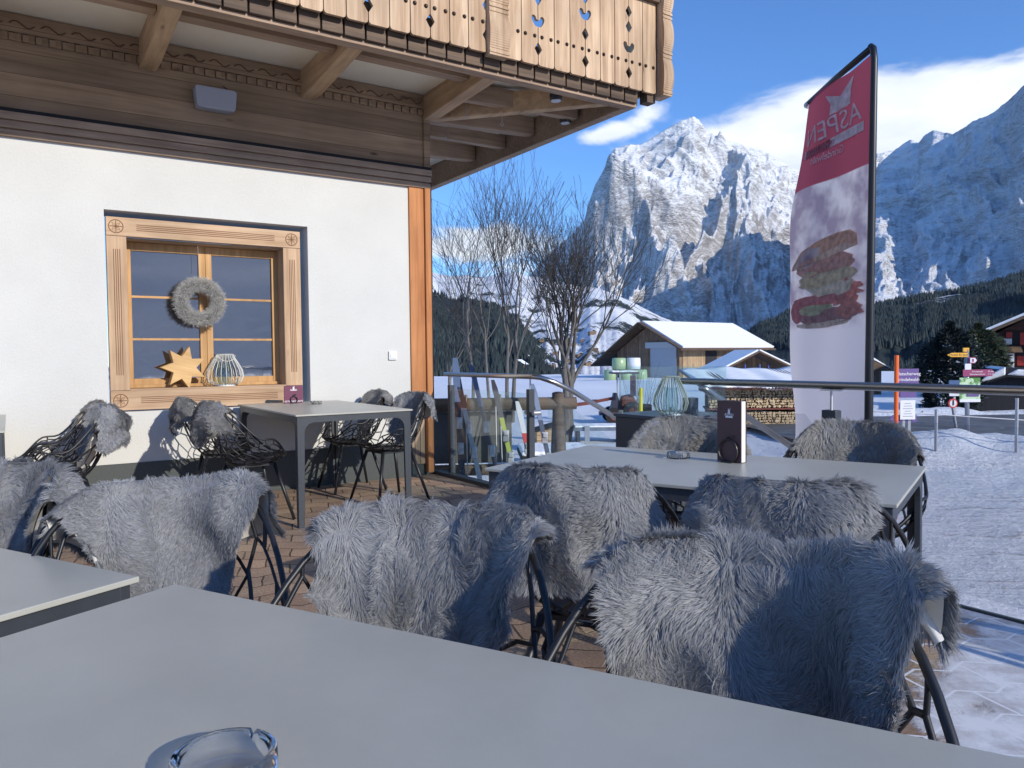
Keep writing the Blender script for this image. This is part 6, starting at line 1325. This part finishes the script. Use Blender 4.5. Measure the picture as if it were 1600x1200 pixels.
# brown chalet and black shed
m_brown = wood('dark_brown_boards', (.035, .018, .014), (.085, .042, .030), 'X', .4, board=('Z', .25)); m_redp = mat('red_shutter', (.38, .03, .015), .5, var=.1)
D_ = 31.0; p_ = fromcam((1556-800)/1191*D_, D_, -1.2); c2 = empty('brown_chalet', p_, CA-.50, 'dark brown chalet with red shutters and a white framed window at the right edge', 'building'); k = D_/1191
def S3(px, py): return ((px-1556)*k, at(px, py, D_).z+1.2)
x1 = S3(1760, 0)[0]; zz = lambda px, py: S3(px, py)[1]
MB().prism([(0, 0), (x1, 0), (x1, zz(1600, 470)), (S3(1660, 0)[0], zz(1600, 462)), (0, zz(1556, 521))], 0, 9, lambda p, q, h: (p, h, q)).build('wall', m_brown, c2)
def roofp(px0, py0, px1_, py1, y0, y1, name, m, th, dz=0):
    (a, az), (b_, bz_) = S3(px0, py0), S3(px1_, py1); MB().prism([(a, az+dz), (b_, bz_+dz), (b_, bz_+dz+th), (a, az+dz+th)], y0, y1, lambda p, q, h: (p, h, q)).build(name, m, c2)
roofp(1497, 544, 1668, 462, -1.2, 9.5, 'roof', m_blocks, .12); roofp(1498, 541, 1668, 460, -1.1, 9.5, 'roof_snow', m_roofsnow, .10, .07); roofp(1668, 462, 1830, 540, -1.2, 9.5, 'roof', m_blocks, .12)
def rectp(px0, px1_, py0, py1, name, m, y=-.05, parent=None):
    (a, az), (b_, bz_) = S3(px0, py1), S3(px1_, py0); return MB().span((a, y-.04, az), (b_, y, bz_)).build(name, m, parent or c2)
w_ = rectp(1559, 1580, 552, 576, 'window', m_white, -.03); rectp(1561.5, 1568.5, 554.5, 573.5, 'pane', m_pane, -.075, w_); rectp(1570.5, 1577.5, 554.5, 573.5, 'pane', m_pane, -.075, w_)
for a, b_ in ((1561.5, 1565), (1574.5, 1577.5)): rectp(a, b_, 556, 573, 'curtain', m_whiteb, -.118, w_)
w_ = rectp(1545, 1555.5, 529.5, 538.5, 'window', m_white, -.03); w_.location.x += .55; rectp(1547, 1553.5, 531, 537, 'pane', m_pane, -.075, w_)
rectp(1587, 1601, 520, 539, 'shutter', m_redp, -.02); rectp(1569, 1577, 519, 528, 'shutter', m_redp, -.02); rectp(1584, 1604, 556, 571, 'shutter', m_redp, -.02); rectp(1566, 1586, 519, 540, 'window', m_dark, -.005); rectp(1583, 1640, 541, 556, 'window', m_dark, -.004)
(a, az), (b_, bz_) = S3(1551, 551), S3(1588, 544); MB().prism([(-1.0, az), (-.05, az), (-.05, bz_+.1)], a, b_, lambda p, q, h: (h, p, q)).build('canopy', m_barn, c2)
D_ = 23.0; p_ = fromcam((1515-800)/1191*D_, D_, -.8); s2 = empty('black_shed', p_, CA-.42, 'low black board shed with a snow covered roof in front of the brown chalet', 'shed'); k = D_/1191
def S4(px, py): return ((px-1515)*k, at(px, py, D_).z+.8)
x1 = S4(1760, 0)[0]; rz_ = S4(1600, 600)[1]
MB().prism([(0, 0), (x1, 0), (x1, S4(0, 603)[1]), (S4(1562, 0)[0], S4(0, 590)[1]), (0, S4(0, 607)[1])], 0, 3.0, lambda p, q, h: (p, h, q)).build('wall', mat('black_boards', (.015, .015, .022), .7, var=.3, vscale=3, stretch=(8, 8, .4)), s2)
for (xa, ya, xb, yb) in ((1508, 608, 1562, 588), (1562, 588, 1780, 606)):
    (a, az), (b_, bz_) = S4(xa, ya), S4(xb, yb)
    MB().prism([(a, az), (b_, bz_), (b_, bz_+.05), (a, az+.05)], -.3, 3.6, lambda p, q, h: (p, h, q)).build('roof', m_dark, s2)
    MB().prism([(a+.05, az+.052), (b_, bz_+.052), (b_, bz_+.30), (a+.3, az+.22)], -.15, 3.6, lambda p, q, h: (p, h, q)).build('roof_snow', m_roofsnow, s2, bevel=.04)
gt = sign_empty('garden_gate', 1447, 24.0, 'dark slatted garden gate left of the dark conifer', 'gate'); gz0 = zloc(1447, 631, 24, gt.location); b = MB()
for i in range(9): b.box((-.2+i*.05*1.0, 0, gz0/2), (.022, .02, gz0))
b.box((0, .015, gz0*.85), (.44, .02, .04)); b.box((0, .015, gz0*.2), (.44, .02, .04)); b.build('slats', m_dark, gt)
ht = sign_empty('stone_hut', 1348, 38, 'small hut roof with snow just right of the banner pole', 'hut'); MB().box((.0, 0, .7), (1.3, 1.2, 1.4)).build('wall', m_barn, ht); MB().prism([(-1.1, 1.2), (0, 1.75), (1.1, 1.2)], -.9, .9, lambda p, q, h: (p, h, q)).build('roof', m_blocks, ht); MB().prism([(-1.1, 1.26), (0, 1.83), (1.1, 1.26), (0, 1.95)], -.8, .9, lambda p, q, h: (p, h, q)).build('roof_snow', m_roofsnow, ht)
# distant chalets of the village on the valley side
rv = random.Random(77); hill_objs = [o for o in COL.objects if o.name.startswith('hills')]
def far_house(px, py, D, w, i):
    d = cr*((px-800)/1191) + cu*(-(py-600)/1191) + cf; best = None
    for h_ in hill_objs:
        ok, loc, nn_, fi_ = h_.ray_cast(CAM, d.normalized())
        if ok and (best is None or (loc-CAM).length < (best-CAM).length): best = loc.copy()
    if best is None: return
    r_ = empty('village_chalet', best, CA+rv.uniform(-.5, .5), 'tiny snow roofed chalet among trees on the far valley side', 'building', 'village chalets scattered over the far valley side')
    MB().box((0, 0, 0), (w, w, w*.9)).build('wall', m_barn, r_); MB().prism([(-w*.65, w*.40), (0, w*.75), (w*.65, w*.40), (0, w*.82)], -w*.65, w*.65, lambda p, q, h: (p, h, q)).build('roof_snow', m_roofsnow, r_); return r_
for i, (px, py, D) in enumerate(((838, 548, 900), (852, 561, 760), (868, 553, 880), (884, 566, 700), (846, 534, 1150), (905, 558, 860), (917, 571, 640), (823, 566, 700), (893, 541, 1100), (930, 548, 980), (862, 574, 600), (812, 577, 560), (880, 527, 1300), (910, 534, 1200), (940, 563, 760), (835, 580, 520), (925, 522, 1400))): far_house(px, py, D, rv.uniform(10, 15), i)
